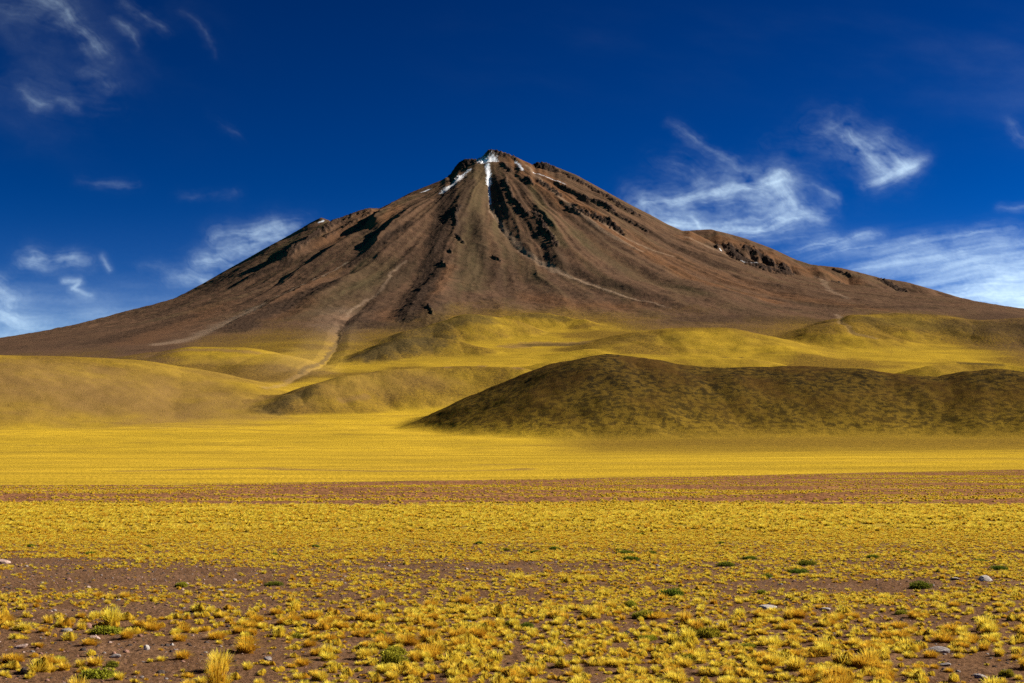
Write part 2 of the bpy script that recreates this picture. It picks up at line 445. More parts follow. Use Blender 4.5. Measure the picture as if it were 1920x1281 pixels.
# reddish ash
for pts, wd, am in [
    ([(985, 310), (1060, 365), (1150, 430), (1250, 490), (1350, 535), (1450, 565)], 50, 1),
    ([(960, 300), (985, 330), (1040, 370), (1060, 400)], 30, .8),
    ([(1000, 560), (1080, 575), (1180, 575)], 70, .7),
    ([(1290, 440), (1350, 445), (1420, 470), (1500, 500), (1600, 530)], 50, .9),
    ([(700, 390), (660, 420), (600, 450)], 40, .6), ([(745, 385), (720, 410), (690, 425)], 30, .8),
    ([(400, 570), (330, 610), (250, 640)], 80, .5), ([(520, 560), (600, 520), (640, 500)], 40, .4),
    ([(580, 560), (540, 590), (480, 600)], 50, .5), ([(790, 585), (820, 540), (840, 500)], 26, .6),
    ([(950, 360), (985, 400), (1000, 430)], 20, .5), ([(1200, 460), (1350, 520), (1500, 560), (1650, 580)], 60, .6),
    ([(1180, 430), (1280, 480), (1400, 530)], 40, .5), ([(800, 600), (700, 590), (650, 600)], 90, .5)]:
    P(RED, pts, wd, am, .7, 90, 1.3, soft=1.6)
# grey-green tuff
for pts, wd, am in [
    ([(905, 310), (890, 360), (880, 420), (890, 480), (880, 540)], 70, .7),
    ([(1000, 350), (1015, 390), (1040, 430), (1055, 460)], 26, .8),
    ([(930, 420), (960, 480), (1000, 520)], 50, .4), ([(700, 500), (640, 545), (580, 590)], 90, .5),
    ([(560, 440), (530, 460), (500, 490)], 40, .9), ([(610, 416), (600, 424), (580, 435)], 14, 1),
    ([(1080, 440), (1150, 490), (1300, 550)], 50, .5), ([(780, 365), (720, 395)], 20, .6)]:
    P(OLIVE, pts, wd, am, .6, 80, 1.3, soft=1.6)
# pale scree tracks
P(SCREE, [(920, 385, .7), (924, 400, .9), (945, 430, 1), (965, 455, 1.1), (1000, 482, 1.2), (1040, 505, 1.3), (1090, 527, 1.1), (1150, 548, .8), (1200, 562, .5), (1260, 578, .15)], 10, .75, .8, 26, 1.2, soft=1.6)
P(SCREE, [(945, 430), (985, 475), (1040, 510)], 16, .55, .6, 24, 1.2, soft=1.6)
P(SCREE, [(985, 312), (1020, 345), (1070, 385), (1130, 430), (1200, 465)], 12, .5, .7, 40, 1.2, soft=1.5)
P(SCREE, [(1105, 400), (1180, 445), (1260, 475)], 9, .5, .7, 40, 1.2, soft=1.5)
P(SCREE, [(1285, 437), (1320, 455), (1360, 475)], 14, .5, .7, 30, 1.2, soft=1.5)
P(SCREE, [(1530, 520), (1555, 545), (1590, 560)], 14, .4, .7, 30, 1.2, soft=1.5)
P(SCREE, [(650, 490), (590, 522), (520, 555), (450, 590), (400, 620)], 7, .8, .6, 20, 1.2, soft=1.4)
P(SCREE, [(480, 575), (420, 605), (360, 635), (300, 655)], 34, .6, .8, 60, 1.2, soft=1.6)
P(SCREE, [(762, 488), (735, 510), (722, 530), (715, 545), (690, 562), (660, 580), (650, 595)], 7, .7, .5, 18, 1.2, soft=1.4)
P(SCREE, [(650, 585), (630, 610), (618, 640), (590, 665), (560, 690)], 75, .36, .5, 60, 1.0, 3000, soft=1.9)
P(SCREE, [(600, 690), (540, 715), (500, 728)], 10, .5, .6, 20, 1.0, 3000, soft=1.6)
P(SCREE, [(1572, 590), (1576, 607), (1600, 625), (1640, 635)], 9, .5, .6, 20, 1.0, 3900, soft=1.6)
# dark banks of the channel
P(DARK, [(640, 612), (634, 640), (620, 662), (590, 684), (560, 700)], 7, .8, .5, 16, 1.2, 3000)
P(DARK, [(1120, 548), (1180, 560), (1240, 575)], 4, .6, .5, 16, 1.2)
# radial streaks of rubble and ash
vm = sstep(100, 500, R) * (1 - sstep(2600, 3300, R))
DARK += vm * .16 * sstep(.12, .5, streak) * (1 - SCREE)
RED += vm * .2 * sstep(.1, .5, -streak)
OLIVE += vm * .4 * sstep(.0, .4, fbm(th * 22, R / 900, 3, 79))
np.clip(DARK, 0, 1, DARK); np.clip(RED, 0, 1, RED); np.clip(OLIVE, 0, 1, OLIVE)
# snow
P(SNOW, [(902, 300), (912, 302), (923, 298)], 24, 1, 1.6, 9, 1.2, warp=.3)
P(SNOW, [(914, 308), (916, 325), (917, 345)], 11, 1, 1.3, 8, 2, warp=.2)
P(SNOW, [(917, 345), (918, 365), (920, 382)], 4.2, 1, 1.2, 8, 2, warp=.2)
P(SNOW, [(880, 316), (868, 326), (856, 334)], 8, .9, 3.4, 7, 1.2, warp=.3)
P(SNOW, [(866, 328), (845, 345), (830, 358)], 12, .6, 2.9, 6, 1.2, warp=.3)
P(SNOW, [(808, 350), (800, 353), (790, 357)], 6, 1, 1.6, 8, 1, warp=.2)
P(SNOW, [(968, 305), (974, 314), (980, 322)], 6, .9, 1.9, 7, 1, warp=.3)
P(SNOW, [(598, 414), (606, 412)], 6, 1, 1.0, 8, 1, warp=.2)
P(SNOW, [(1000, 322), (1030, 332), (1060, 345)], 2.5, .8, 3.2, 6, 1, warp=.3)
P(SNOW, [(1350, 464), (1352, 468)], 3, .8, 1.2, 7, 1, 7000, warp=.2)
P(SNOW, [(1390, 492), (1420, 502)], 3, .5, 2.8, 7, 1, 7000, warp=.2)
0 and P(SNOW, [(1085, 404), (1110, 413), (1130, 420)], 1.5, .7, 3, 6, 1, warp=.2)

# crags stick out as real rock
rough = np.clip(ROCK, 0, 1)
Z += rough * (15 * (fbm(X / 30, Y / 30, 4, 91, .6, 2.1, True)) + 2)
Z += DARK * sstep(3900, 3300, R) * 3.5 * fbm(X / 26, Y / 26, 3, 95, .6, 2.1, True)

# fit the skyline to its measured height
SK = [(-400, 690), (-60, 663), (0, 656), (25, 645), (60, 640), (105, 636), (160, 620), (200, 608), (280, 585), (320, 566), (350, 550), (420, 509), (460, 487), (500, 464), (530, 448), (560, 431), (585, 416), (602, 408), (620, 414), (635, 411),
      (660, 399), (690, 390), (712, 391), (740, 377), (770, 361), (800, 349), (830, 337), (845, 326), (858, 306), (872, 298), (895, 298), (905, 293), (916, 280), (930, 281),
      (950, 287), (965, 293), (985, 303), (1000, 309), (1006, 304), (1022, 304), (1040, 312), (1080, 328), (1120, 350), (1160, 372), (1190, 388), (1220, 403), (1250, 420), (1280, 433),
      (1332, 430), (1365, 438), (1400, 448), (1450, 467), (1490, 486), (1520, 496), (1575, 502), (1600, 508), (1650, 521), (1700, 529), (1750, 543), (1800, 558), (1850, 568), (1920, 583), (2300, 640)]
ang = (Z - CAMZ) / np.maximum(DD, 1)
rows = (D > 6000) & (D < 11000)
mx = ang[rows].max(0)
pxs = uv_pix(U, mx)[0]
tgt = pix_uv(pxs, np.interp(pxs, [p[0] for p in SK], [p[1] for p in SK]))[1]
kf = np.clip(tgt / mx, .9, 1.1)
kf = np.where(np.abs(U) < .4, kf, 1)
def soft_(a, n): return np.convolve(np.pad(a, n // 2, 'edge'), np.hanning(n + 2)[1:-1] / np.hanning(n + 2).sum(), 'valid')
klo = soft_(kf, 161); khi = soft_(kf, 7) / klo
Z *= 1 + (klo[None, :] - 1) * sstep(4800, 7600, DD)
mx2 = ((Z - CAMZ) / DD)[rows].max(0)
Z *= 1 + (khi[None, :] - 1) * sstep(.90, .985, (Z - CAMZ) / DD / mx2[None, :]) * sstep(6800, 7400, DD)

# grass line on the volcano's foot, as a distance from the summit
GB = [(-400, 690), (0, 676), (100, 676), (200, 672), (290, 662), (380, 641), (420, 630), (520, 612), (600, 616), (650, 624), (700, 622), (760, 612), (800, 600), (850, 582), (950, 576), (1050, 582), (1150, 590), (1250, 598), (1400, 606), (1500, 606), (1560, 600),
      (1600, 588), (1700, 588), (1800, 594), (1920, 600), (2200, 630)]
gb = [(lambda h: (h[0] / h[1], math.hypot(h[0] - XS, h[1] - YS)))(hit(p[0], p[1], 3600)) for p in GB]
RB = np.interp(UU, [g[0] for g in gb], [g[1] for g in gb])
gn = fbm(X / 500, Y / 500, 4, 101)
GRASS = sstep(-620, 880, R - RB + 380 * gn + 110 * fbm(X / 90, Y / 60, 4, 103))
FADE = sstep(900, -100, R - RB + 250 * gn)
GRASS = np.where(Y > 8000, sstep(3600, 4200, R), GRASS)
# bright spots versus thin places in the grass
THIN = np.zeros(X.shape)
THIN += sstep(-.15, .45, fbm(X / 330, Y / 330, 4, 111)) * sstep(2600, 3500, Y) * .8
THIN += .75 * FADE + .32 * sstep(3000, 3900, Y)
THIN += .8 * np.exp(-((Y - 2050) / 330) ** 2) * sstep(.0, .07, UU) * (1 - .0 * UU)
THIN = np.maximum(THIN, np.clip(MIDM, 0, 1) * (.74 + .7 * fbm(X / 140, Y / 140, 4, 113)))  # thin cover, darkened further to paint in shade on the front faces
THIN = np.maximum(THIN, np.clip(LEFTM, 0, 1) * (.62 + .6 * fbm(X / 220, Y / 220, 4, 117)))
BR = np.clip(HILLM, 0, 1) * sstep(0.0, .5, HILLM)
EARTH = np.zeros(X.shape)
def PE(arr, *a, **k): paint(arr, *a, **k)
PE(DARK, [(685, 664), (730, 650), (765, 640), (800, 640)], 55, .95, .8, 30, 1.2, 3500, soft=1.6)
PE(DARK, [(745, 632), (790, 630), (830, 634)], 40, .7, .8, 30, 1.2, 3500, soft=1.6)
PE(DARK, [(800, 620), (850, 602), (880, 594), (905, 594)], 42, .8, .8, 30, 1.2, 3900, soft=1.6)
PE(DARK, [(970, 592), (1020, 592), (1060, 598)], 20, .6, .8, 30, 1.2, 3900, soft=1.6)
PE(EARTH, [(960, 650), (1000, 645), (1060, 645), (1090, 643)], 38, .9, .9, 30, 1.2, 3500, soft=1.2)
PE(DARK, [(990, 648), (1040, 646), (1085, 645)], 26, .7, 1.2, 16, 1.2, 3500, soft=1.2)
PE(EARTH, [(840, 688), (900, 687), (970, 690)], 12, .9, .8, 30, 1.2, 3000, soft=1.4)
PE(DARK, [(510, 768), (545, 745), (570, 734)], 26, .8, .9, 20, 1.2, 2600, soft=1.4)
PE(EARTH, [(560, 740), (620, 725), (700, 715), (800, 715)], 60, .45, .9, 60, 1.2, 2600, soft=1.8)
PE(EARTH, [(640, 748), (690, 745)], 10, .7, .9, 20, 1.2, 2600, soft=1.4)
PE(EARTH, [(280, 668), (350, 656), (420, 656), (480, 662)], 16, .8, .9, 40, 1.2, 3500, soft=1.4)
PE(EARTH, [(-80, 720), (60, 715), (160, 725), (260, 745), (330, 765)], 190, .85, .8, 90, 1.2, 2300, soft=1.9)
PE(EARTH, [(250, 700), (380, 700), (500, 705)], 110, .4, .8, 90, 1.2, 3000, soft=1.9)
PE(EARTH, [(20, 685), (70, 695), (130, 710)], 60, .7, .9, 60, 1.2, 2600, soft=1.8)
PE(EARTH, [(300, 680), (400, 680), (460, 676)], 40, .4, .9, 60, 1.2, 3500, soft=1.8)
PE(DARK, [(1800, 680), (1840, 681), (1880, 684)], 9, .7, .9, 20, 1.2, 3000, soft=1.4)
PE(DARK, [(1360, 670), (1390, 671)], 10, .6, .9, 20, 1.2, 3000, soft=1.4)
PE(DARK, [(1640, 600), (1780, 610), (1920, 620)], 75, .65, .9, 60, 1.2, 3900, soft=1.8)
PE(DARK, [(1700, 655), (1800, 652), (1900, 655)], 26, .3, .9, 60, 1.2, 3000, soft=1.8)
PE(DARK, [(1150, 640), (1200, 632), (1260, 634)], 30, .25, .9, 60, 1.2, 3500, soft=1.8)
# thin strips of dry soil on the fan
PE(EARTH, [(240, 884), (380, 880), (500, 878), (620, 882), (800, 884), (960, 880)], 9, .8, 1.2, 60, 2.0, 500, soft=1.2)
PE(EARTH, [(900, 872), (1200, 868), (1500, 866), (1920, 862)], 10, .5, 1.4, 60, 2.0, 700, soft=1.2)

# ------------------------------------------------------------------ near ground
near = 1 - sstep(250, 500, Y)
Z += near * (.12 * fbm(X / 6.0, Y / 6.0, 3, 131) + .055 * fbm(X / .9, Y / .9, 3, 133)) * sstep(20, 35, Y)
Z += (1 - sstep(60, 90, Y)) * .032 * fbm(X / .17, Y / .17, 2, 137)
Z += .25 * fbm(X / 45, Y / 30, 2, 139) * sstep(60, 140, Y) * (1 - sstep(600, 1200, Y))
Z += 3.4 * sstep(18, 6, Y)
def ell(px, py, cx, cy, wx, wy): return np.exp(-(((px - cx) / wx) ** 2 + ((py - cy) / wy) ** 2))
def bare(x, y):
    """how bare the plain is, 0 covered .. 1 bare; laid out in metres on the ground"""
    px = CX + F * x / y; py = HOR + F * CAMZ / y
    n = fbm(x / 5.0, y / 5.0, 3, 151); n2 = fbm(x / 16, y / 22, 3, 155)
    b = np.zeros(np.shape(x))
    for c in [(230, 1085, 330, 26, .95), (420, 1085, 260, 20, .6), (900, 1062, 280, 11, .75), (820, 1105, 300, 25, .35), (1640, 1095, 300, 12, .9), (1330, 1057, 240, 8, .5), (60, 1052, 140, 12, .9),
              (330, 1140, 330, 22, .6), (250, 1215, 330, 34, .95), (520, 1200, 180, 16, .7), (60, 1270, 240, 22, .9), (700, 1196, 90, 12, .7), (1840, 1240, 90, 40, .75), (1250, 1165, 260, 14, .3), (1500, 1150, 260, 16, .45), (640, 1115, 200, 12, .5)]:
        b = np.maximum(b, c[4] * ell(px, py, *c[:4]) ** .7)
    b = b + .42 * n + .2 * n2
    b = np.where(py < 1038, np.where(py < 996, .10, .02) + .1 * n, b)
    return np.clip(b, 0, 1)
def strip(x, y):
    """bare reddish strips in the far shrub belt"""
    return sstep(-.26, .02, fbm(x / (y * .22) + 5, 17 * np.log(np.maximum(y, 1)), 4, 161, .6) + .02)
EDGE = np.interp(UU, [-.36, -.1, .1, .36], [317, 370, 450, 620])     # where the shrub belt ends
belt = sstep(150, 185, Y) * (1 - sstep(0, 30, Y - EDGE))
NB = np.where(Y < 170, bare(X, np.maximum(Y, 1)), 0)

# channel packing: A = grass, thin/brush, earth ; B = scree, rock, snow ; C = red, olive, dark ; E = near ground
grass_n = np.where(Y < 170, np.interp(Y, [75, 95, 108, 170], [.0, .55, .55, .75]) * (1 - .8 * NB), 0)
G = np.where(Y < 170, grass_n, GRASS)
stp = strip(X, Y)
G = np.where((Y >= 170) & (Y < EDGE + 30), G * (1 - belt * (.25 + .7 * stp)), G)
mA = np.stack([G, np.clip(THIN, 0, 1), np.clip(EARTH, 0, 1)], -1)
mB = np.stack([SCREE, ROCK, SNOW], -1)
mC = np.stack([RED, OLIVE, DARK], -1)
mE = np.stack([1 - sstep(140, 200, Y), belt * (1 - sstep(0, 20, Y - EDGE)), BR], -1)

# ------------------------------------------------------------------ terrain material
def terrain_mat():
    m = bpy.data.materials.new("terrain"); m.use_nodes = True
    t = m.node_tree; t.nodes.clear(); N = t.nodes.new; L = t.links.new
    out = N("ShaderNodeOutputMaterial"); b = N("ShaderNodeBsdfPrincipled")
    b.inputs["Roughness"].default_value = .95; b.inputs["Specular IOR Level"].default_value = 0.0
    L(b.outputs[0], out.inputs[0])
    geo = N("ShaderNodeNewGeometry")
    def att(n):
        a = N("ShaderNodeAttribute"); a.attribute_name = n; s = N("ShaderNodeSeparateColor"); L(a.outputs["Color"], s.inputs[0]); return s.outputs
    A_, B_, C_, E_ = att("mA"), att("mB"), att("mC"), att("mE")
    def nz(scale, det=4, rough=.6, vec=None, dist=0):
        n = N("ShaderNodeTexNoise"); n.inputs["Scale"].default_value = scale; n.inputs["Detail"].default_value = det; n.inputs["Roughness"].default_value = rough
        n.inputs["Distortion"].default_value = dist
        L(vec or geo.outputs["Position"], n.inputs["Vector"]); return n.outputs["Fac"]
    def mapr(x, a, b_, c=0, d=1):
        r = N("ShaderNodeMapRange"); r.inputs[1].default_value = a; r.inputs[2].default_value = b_; r.inputs[3].default_value = c; r.inputs[4].default_value = d
        L(x, r.inputs[0]); return r.outputs[0]
    def math_(op, a, b_=None, cl=False):
        k = N("ShaderNodeMath"); k.operation = op; k.use_clamp = cl
        for i, v in enumerate((a, b_)):
            if v is None: continue
            if isinstance(v, (int, float)): k.inputs[i].default_value = v
            else: L(v, k.inputs[i])
        return k.outputs[0]
    def mix(f, a, b_):
        k = N("ShaderNodeMix"); k.data_type = 'RGBA'
        for i, v in ((0, f), (6, a), (7, b_)):
            if isinstance(v, (int, float)): k.inputs[i].default_value = v
            elif isinstance(v, tuple): k.inputs[i].default_value = v + (1,)
            else: L(v, k.inputs[i])
        return k.outputs[2]
    big = nz(.006, 5); med = nz(.03, 5, .65); fine = nz(.16, 5, .7)
    # bare volcano
    vol = mix(mapr(big, .38, .62), (.124, .068, .042), (.082, .048, .032))
    vol = mix(mapr(med, .35, .7, 0, .7), vol, (.160, .094, .052))
    vol = mix(math_('MULTIPLY', C_[1], mapr(med, .2, .7, .5, 1)), vol, (.088, .070, .034))
    vol = mix(math_('MULTIPLY', C_[0], mapr(med, .3, .6, .35, 1)), vol, (.168, .080, .038))
    vol = mix(math_('MULTIPLY', B_[0], .9), vol, (.34, .235, .155))
    vol = mix(C_[2], vol, mix(mapr(fine, .38, .62), (.026, .018, .015), (.078, .047, .030)))
    vol = mix(B_[1], vol, mix(mapr(fine, .4, .65), (.016, .012, .012), (.075, .050, .038)))
    vol = mix(mapr(fine, .3, .75, 0, .35), vol, (.05, .035, .025))
    # grass
    g = mix(mapr(med, .3, .7), (.49, .312, .024), (.64, .412, .034))
    g = mix(mapr(big, .4, .62, 0, .6), g, (.42, .275, .024))
    g = mix(math_('MULTIPLY', mapr(fine, .5, .72), .22), g, (.24, .15, .015))
    vm_ = N("ShaderNodeVectorMath"); vm_.operation = 'MULTIPLY'; vm_.inputs[1].default_value = (.22, 1, 1); L(geo.outputs["Position"], vm_.inputs[0])
    st1 = nz(.010, 5, .6, vm_.outputs[0], .3); st2 = nz(.035, 4, .6, vm_.outputs[0])
    g = mix(mapr(st1, .44, .62, 0, .7), g, (.34, .22, .022))
    g = mix(mapr(nz(.016, 6, .68), .53, .68, 0, .45), g, (.25, .165, .026))
    g = mix(mapr(st2, .52, .70, 0, .55), g, (.26, .155, .030))
    thin = mix(mapr(fine, .38, .62), (.10, .062, .017), (.26, .155, .022))
    g = mix(math_('MULTIPLY', A_[1], 1.1, True), g, thin)
    sepz = N("ShaderNodeSeparateXYZ"); L(geo.outputs["Position"], sepz.inputs[0])
    # dark hill: brush blotches
    bl = nz(.085, 5, .64, None, .3)
    br = mix(mapr(bl, .42, .56), (.030, .021, .010), (.120, .072, .015))
    br = mix(mapr(nz(.010, 4), .44, .62, 0, .75), br, (.085, .042, .012))
    br = mix(mapr(fine, .45, .68, 0, .5), br, (.045, .032, .012))
    br = mix(mapr(sepz.outputs[2], 35, 150, .75, 0), br, mix(mapr(bl, .44, .54), (.13, .082, .015), (.26, .160, .019)))
    g = mix(math_('MULTIPLY', E_[2], math_('ADD', mapr(bl, .35, .6, .35, 0), mapr(sepz.outputs[2], 28, 85, .0, 1.0), True), True), g, br)
    g = mix(math_('MULTIPLY', A_[2], mapr(fine, .3, .6, .5, 1)), g, (.215, .125, .048))
    g = mix(C_[2], g, mix(mapr(fine, .35, .65), (.040, .030, .016), (.12, .08, .028)))
    g = mix(math_('MULTIPLY', B_[0], .8), g, (.34, .22, .10))
    gm_ = math_('ADD', A_[0], math_('MULTIPLY', math_('SUBTRACT', fine, .5), .9))
    gm_ = mapr(gm_, .2, .8)
    far = mix(gm_, vol, g)
    # belt of low shrubs: red soil
    red = mix(mapr(nz(.05, 4), .35, .65), (.27, .122, .055), (.205, .095, .043))
    bg_ = mix(gm_, red, mix(mapr(nz(1.3, 4, .7), .4, .6), (.26, .17, .02), (.62, .44, .03)))
    far = mix(E_[1], far, bg_)
    # near dirt
    n1 = nz(.35, 6, .6); n2 = nz(5.0, 6, .7); n3 = nz(28.0, 3, .6)
    dirt = mix(mapr(n1, .35, .65), (.160, .083, .041), (.222, .122, .064))
    dirt = mix(mapr(n2, .42, .68, 0, .75), dirt, (.055, .030, .020))  # dark specks partly paint in the small shadows of clods
    v = N("ShaderNodeTexVoronoi"); v.inputs["Scale"].default_value = 9.0; L(geo.outputs["Position"], v.inputs["Vector"])
    vs_ = N("ShaderNodeSeparateColor"); L(v.outputs["Color"], vs_.inputs[0])
    peb = math_('MULTIPLY', mapr(v.outputs["Distance"], .22, .3, 1, 0), mapr(vs_.outputs[0], .80, .82))
    dirt = mix(peb, dirt, mix(vs_.outputs[1], (.26, .17, .125), (.10, .07, .06)))
    ng = mix(mapr(nz(3.5, 5, .75), .40, .58), (.30, .20, .02), (.64, .46, .035))
    nm = math_('ADD', A_[0], math_('MULTIPLY', math_('SUBTRACT', nz(2.2, 5, .7), .5), 1.6))
    dirt = mix(math_('MULTIPLY', mapr(nm, .35, .65), mapr(A_[0], .02, .25)), dirt, ng)
    col = mix(E_[0], far, dirt)
    col = mix(B_[2], col, (.82, .84, .88))
    L(col, b.inputs["Base Color"])
    # bump: fine grain
    bp = N("ShaderNodeBump"); bp.inputs["Strength"].default_value = 1.0; bp.inputs["Distance"].default_value = 1.0
    hf = math_('MULTIPLY', fine, math_('ADD', math_('SUBTRACT', 2.2, math_('MULTIPLY', A_[0], 1.3)), math_('MULTIPLY', B_[1], 5.0)))
    hf = math_('ADD', hf, math_('MULTIPLY', nz(.6, 3, .6), 1.2))
    hn = math_('ADD', math_('MULTIPLY', n2, .10), math_('MULTIPLY', n3, .02))
    hmix = N("ShaderNodeMix"); hmix.data_type = 'FLOAT'
    L(E_[0], hmix.inputs[0]); L(hf, hmix.inputs[2]); L(hn, hmix.inputs[3])
    L(hmix.outputs[0], bp.inputs["Height"])
    L(bp.outputs[0], b.inputs["Normal"])
    return m
TM = terrain_mat()

# faces, sorted into ground / foothills / dark hill / mountain
idx = np.arange(NR * NC).reshape(NR, NC)
quads = np.stack([idx[:-1, :-1], idx[:-1, 1:], idx[1:, 1:], idx[1:, :-1]], -1).reshape(-1, 4)
cls = np.zeros(X.shape, np.int8)
cls[(Y > 1500)] = 1
cls[HILLM > .5] = 2
cls[(R < RB - 40) & (Y > 3800)] = 3
cls[Y > 7600] = 3
fc = cls[:-1, :-1].reshape(-1)
XYZ = np.stack([X, Y, Z], -1).reshape(-1, 3)
for c, nm in enumerate(["ground", "foothills", "dark_hill", "mountain"]):
    q = quads[fc == c]
    uq, inv = np.unique(q, return_inverse=True)
    me = new_mesh(nm, XYZ[uq], inv.reshape(-1, 4))
    for an, arr in (("mA", mA), ("mB", mB), ("mC", mC), ("mE", mE)):
        attr_col(me, an, arr.reshape(-1, 3)[uq].astype(np.float32))
    link(nm, me, TM, kind="structure")
del quads, mA, mB, mC, mE

def ground_z(x, y):
    x = np.atleast_1d(x); y = np.atleast_1d(y)
    u = x / y
    r = np.clip(np.searchsorted(D, y) - 1, 0, NR - 2); c = np.clip(np.searchsorted(U, u) - 1, 0, NC - 2)
    fr = (y - D[r]) / (D[r + 1] - D[r]); fc_ = (u - U[c]) / (U[c + 1] - U[c])
    return (Z[r, c] * (1 - fr) * (1 - fc_) + Z[r + 1, c] * fr * (1 - fc_) + Z[r, c + 1] * (1 - fr) * fc_ + Z[r + 1, c + 1] * fr * fc_)

# ------------------------------------------------------------------ cirrus: a thin layer of ice cloud eight kilometres up
gx = np.arange(-260, 2181, 2.2); gy = np.arange(-160, 684, 2.0)
PX, PY = np.meshgrid(gx, gy)
cu, cv = pix_uv(PX, PY)
ALT = 8000.0
cy_ = (ALT - CAMZ) / cv; cx_ = cu * cy_
DEN = np.zeros(PX.shape)
w1x = 17 * fbm(PX / 90, PY / 60, 4, 201); w1y = 12 * fbm(PX / 90, PY / 60, 4, 207)
w2x = 4 * fbm(PX / 18, PY / 14, 3, 211); w2y = 3.5 * fbm(PX / 18, PY / 14, 3, 217)
def wisp(pts, wid, op, fil=.5, warp=1.0, ls=110, ts=7.0, seed=221, pw=1.3):
    """a brushed band of cloud: its fibres follow the polyline"""
    x = PX + (w1x + w2x) * warp; y = PY + (w1y + w2y) * warp
    p = np.asarray(pts, float)[:, :2]; seglen = np.hypot(*(np.diff(p, axis=0).T)); acc = np.concatenate([[0], np.cumsum(seglen)])
    val = np.stack([acc, [(q[2] if len(q) > 2 else 1.0) for q in pts]], -1)
    c0, c1 = np.searchsorted(gx, p[:, 0].min() - wid * 3 - 60), np.searchsorted(gx, p[:, 0].max() + wid * 3 + 60)
    r0, r1 = np.searchsorted(gy, p[:, 1].min() - wid * 3 - 50), np.searchsorted(gy, p[:, 1].max() + wid * 3 + 50)
    s = (slice(r0, r1), slice(c0, c1)); xs, ys = x[s], y[s]
    best = np.full(xs.shape, 1e12); tt = np.zeros(xs.shape); vv = np.zeros(xs.shape); sd = np.zeros(xs.shape)
    for i in range(len(p) - 1):
        d = p[i + 1] - p[i]; L2 = (d ** 2).sum()
        t = np.clip(((xs - p[i, 0]) * d[0] + (ys - p[i, 1]) * d[1]) / L2, 0, 1)
        ex = xs - p[i, 0] - t * d[0]; ey = ys - p[i, 1] - t * d[1]; d2 = ex * ex + ey * ey; m = d2 < best
        best = np.where(m, d2, best); tt = np.where(m, val[i, 0] + t * (val[i + 1, 0] - val[i, 0]), tt)
        vv = np.where(m, val[i, 1] + t * (val[i + 1, 1] - val[i, 1]), vv); sd = np.where(m, np.sign(d[0] * ey - d[1] * ex), sd)
    dist = np.sqrt(best)
    n = fbm(tt / ls + 9, sd * dist / ts, 4, seed, .6)
    n2 = fbm(xs / 60, ys / 34, 4, seed + 5, .58)
    f = np.clip(1 - fil + fil * (.5 + 1.1 * n) * 1.4, 0, 2) * np.clip(.6 + .9 * n2, 0, 2)
    DEN[s] = DEN[s] + op * vv * np.exp(-(dist / wid) ** pw) * f
# upper left veils
veil = sstep(620, 0, PX) * sstep(420, 60, PY)
DEN += .03 * veil * np.clip(.55 + 1.3 * fbm((PX + w1x * 2) / 150 - PY / 300, (PY + w1y * 2) / 110, 5, 241), 0, 2)
wisp([(60, -30, .6), (120, 20, 1), (160, 70, 1), (205, 115, .3)], 18, .13)
wisp([(-40, 0, .6), (60, 20, .8), (110, 50, .6)], 26, .06)
wisp([(220, 40, .5), (245, 65, 1), (258, 95, .3)], 9, .10)
wisp([(230, 5, .4), (275, 32, 1), (312, 62, .4)], 12, .10)
wisp([(350, 20, .5), (378, 60, 1), (400, 108, .3)], 8, .05)
wisp([(390, 215, .3), (430, 245, 1), (462, 275, .1)], 10, .035)
wisp([(40, 165, .6), (75, 196, 1.2), (95, 204, .3)], 9, .12)
wisp([(110, 190, .6), (150, 205, 1)], 7, .08)
wisp([(160, 130, .6), (205, 165, 1)], 14, .08)
wisp([(20, 150, .5), (120, 190, 1), (220, 200, .5)], 40, .03)
# left middle
wisp([(45, 492, .5), (60, 486, 1.2), (95, 492, .9), (135, 486, .8), (170, 490, .3)], 13, .30)
wisp([(120, 527, .6), (150, 527, 1), (135, 541, 1), (168, 554, .6)], 6, .42, warp=.35)
wisp([(193, 480, .6), (208, 504, .8)], 5, .22, warp=.5)
wisp([(320, 520, .4), (350, 516, 1), (385, 524, .6)], 12, .34)
wisp([(368, 487, .8), (410, 486, 1), (430, 500, .7)], 11, .42)
wisp([(410, 440, .5), (450, 443, .9), (500, 435, 1.1), (560, 425, .6)], 17, .30)
wisp([(430, 470, .7), (470, 462, 1), (520, 450, .7)], 18, .36)
wisp([(275, 500, .5), (300, 505, .5)], 12, .10)
wisp([(140, 340, .4), (190, 345, .7), (262, 344, 1)], 9, .07, ls=60)
wisp([(340, 368, .5), (440, 364, .8)], 9, .06)
wisp([(-60, 530, 1), (0, 540, 1), (25, 560, .6), (20, 580, .6)], 16, .34)
wisp([(-60, 600, 1), (0, 590, 1), (40, 608, .9), (85, 610, .3)], 15, .36)
wisp([(-60, 640, 1), (40, 640, 1), (150, 625, .5)], 16, .18)
wisp([(170, 588, .4), (215, 585, .8), (255, 592, .5)], 12, .14)
DEN += .12 * sstep(480, 640, PY) * sstep(500, 100, PX) * np.clip(.5 + fbm(PX / 120, PY / 22, 4, 243), 0, 2)
# veil high in the middle and right
DEN += .010 * sstep(600, 1000, PX) * sstep(300, 80, PY) * sstep(-60, 60, PY) * np.clip(.45 + 1.5 * fbm((PX + PY * 1.2) / 260, (PY - PX * .25) / 70, 5, 247), 0, 2)
DEN += .03 * sstep(1560, 1950, PX) * np.exp(-((PY - 170) / 110) ** 2) * np.clip(.5 + 1.2 * fbm(PX / 200, PY / 80, 5, 249), 0, 2)
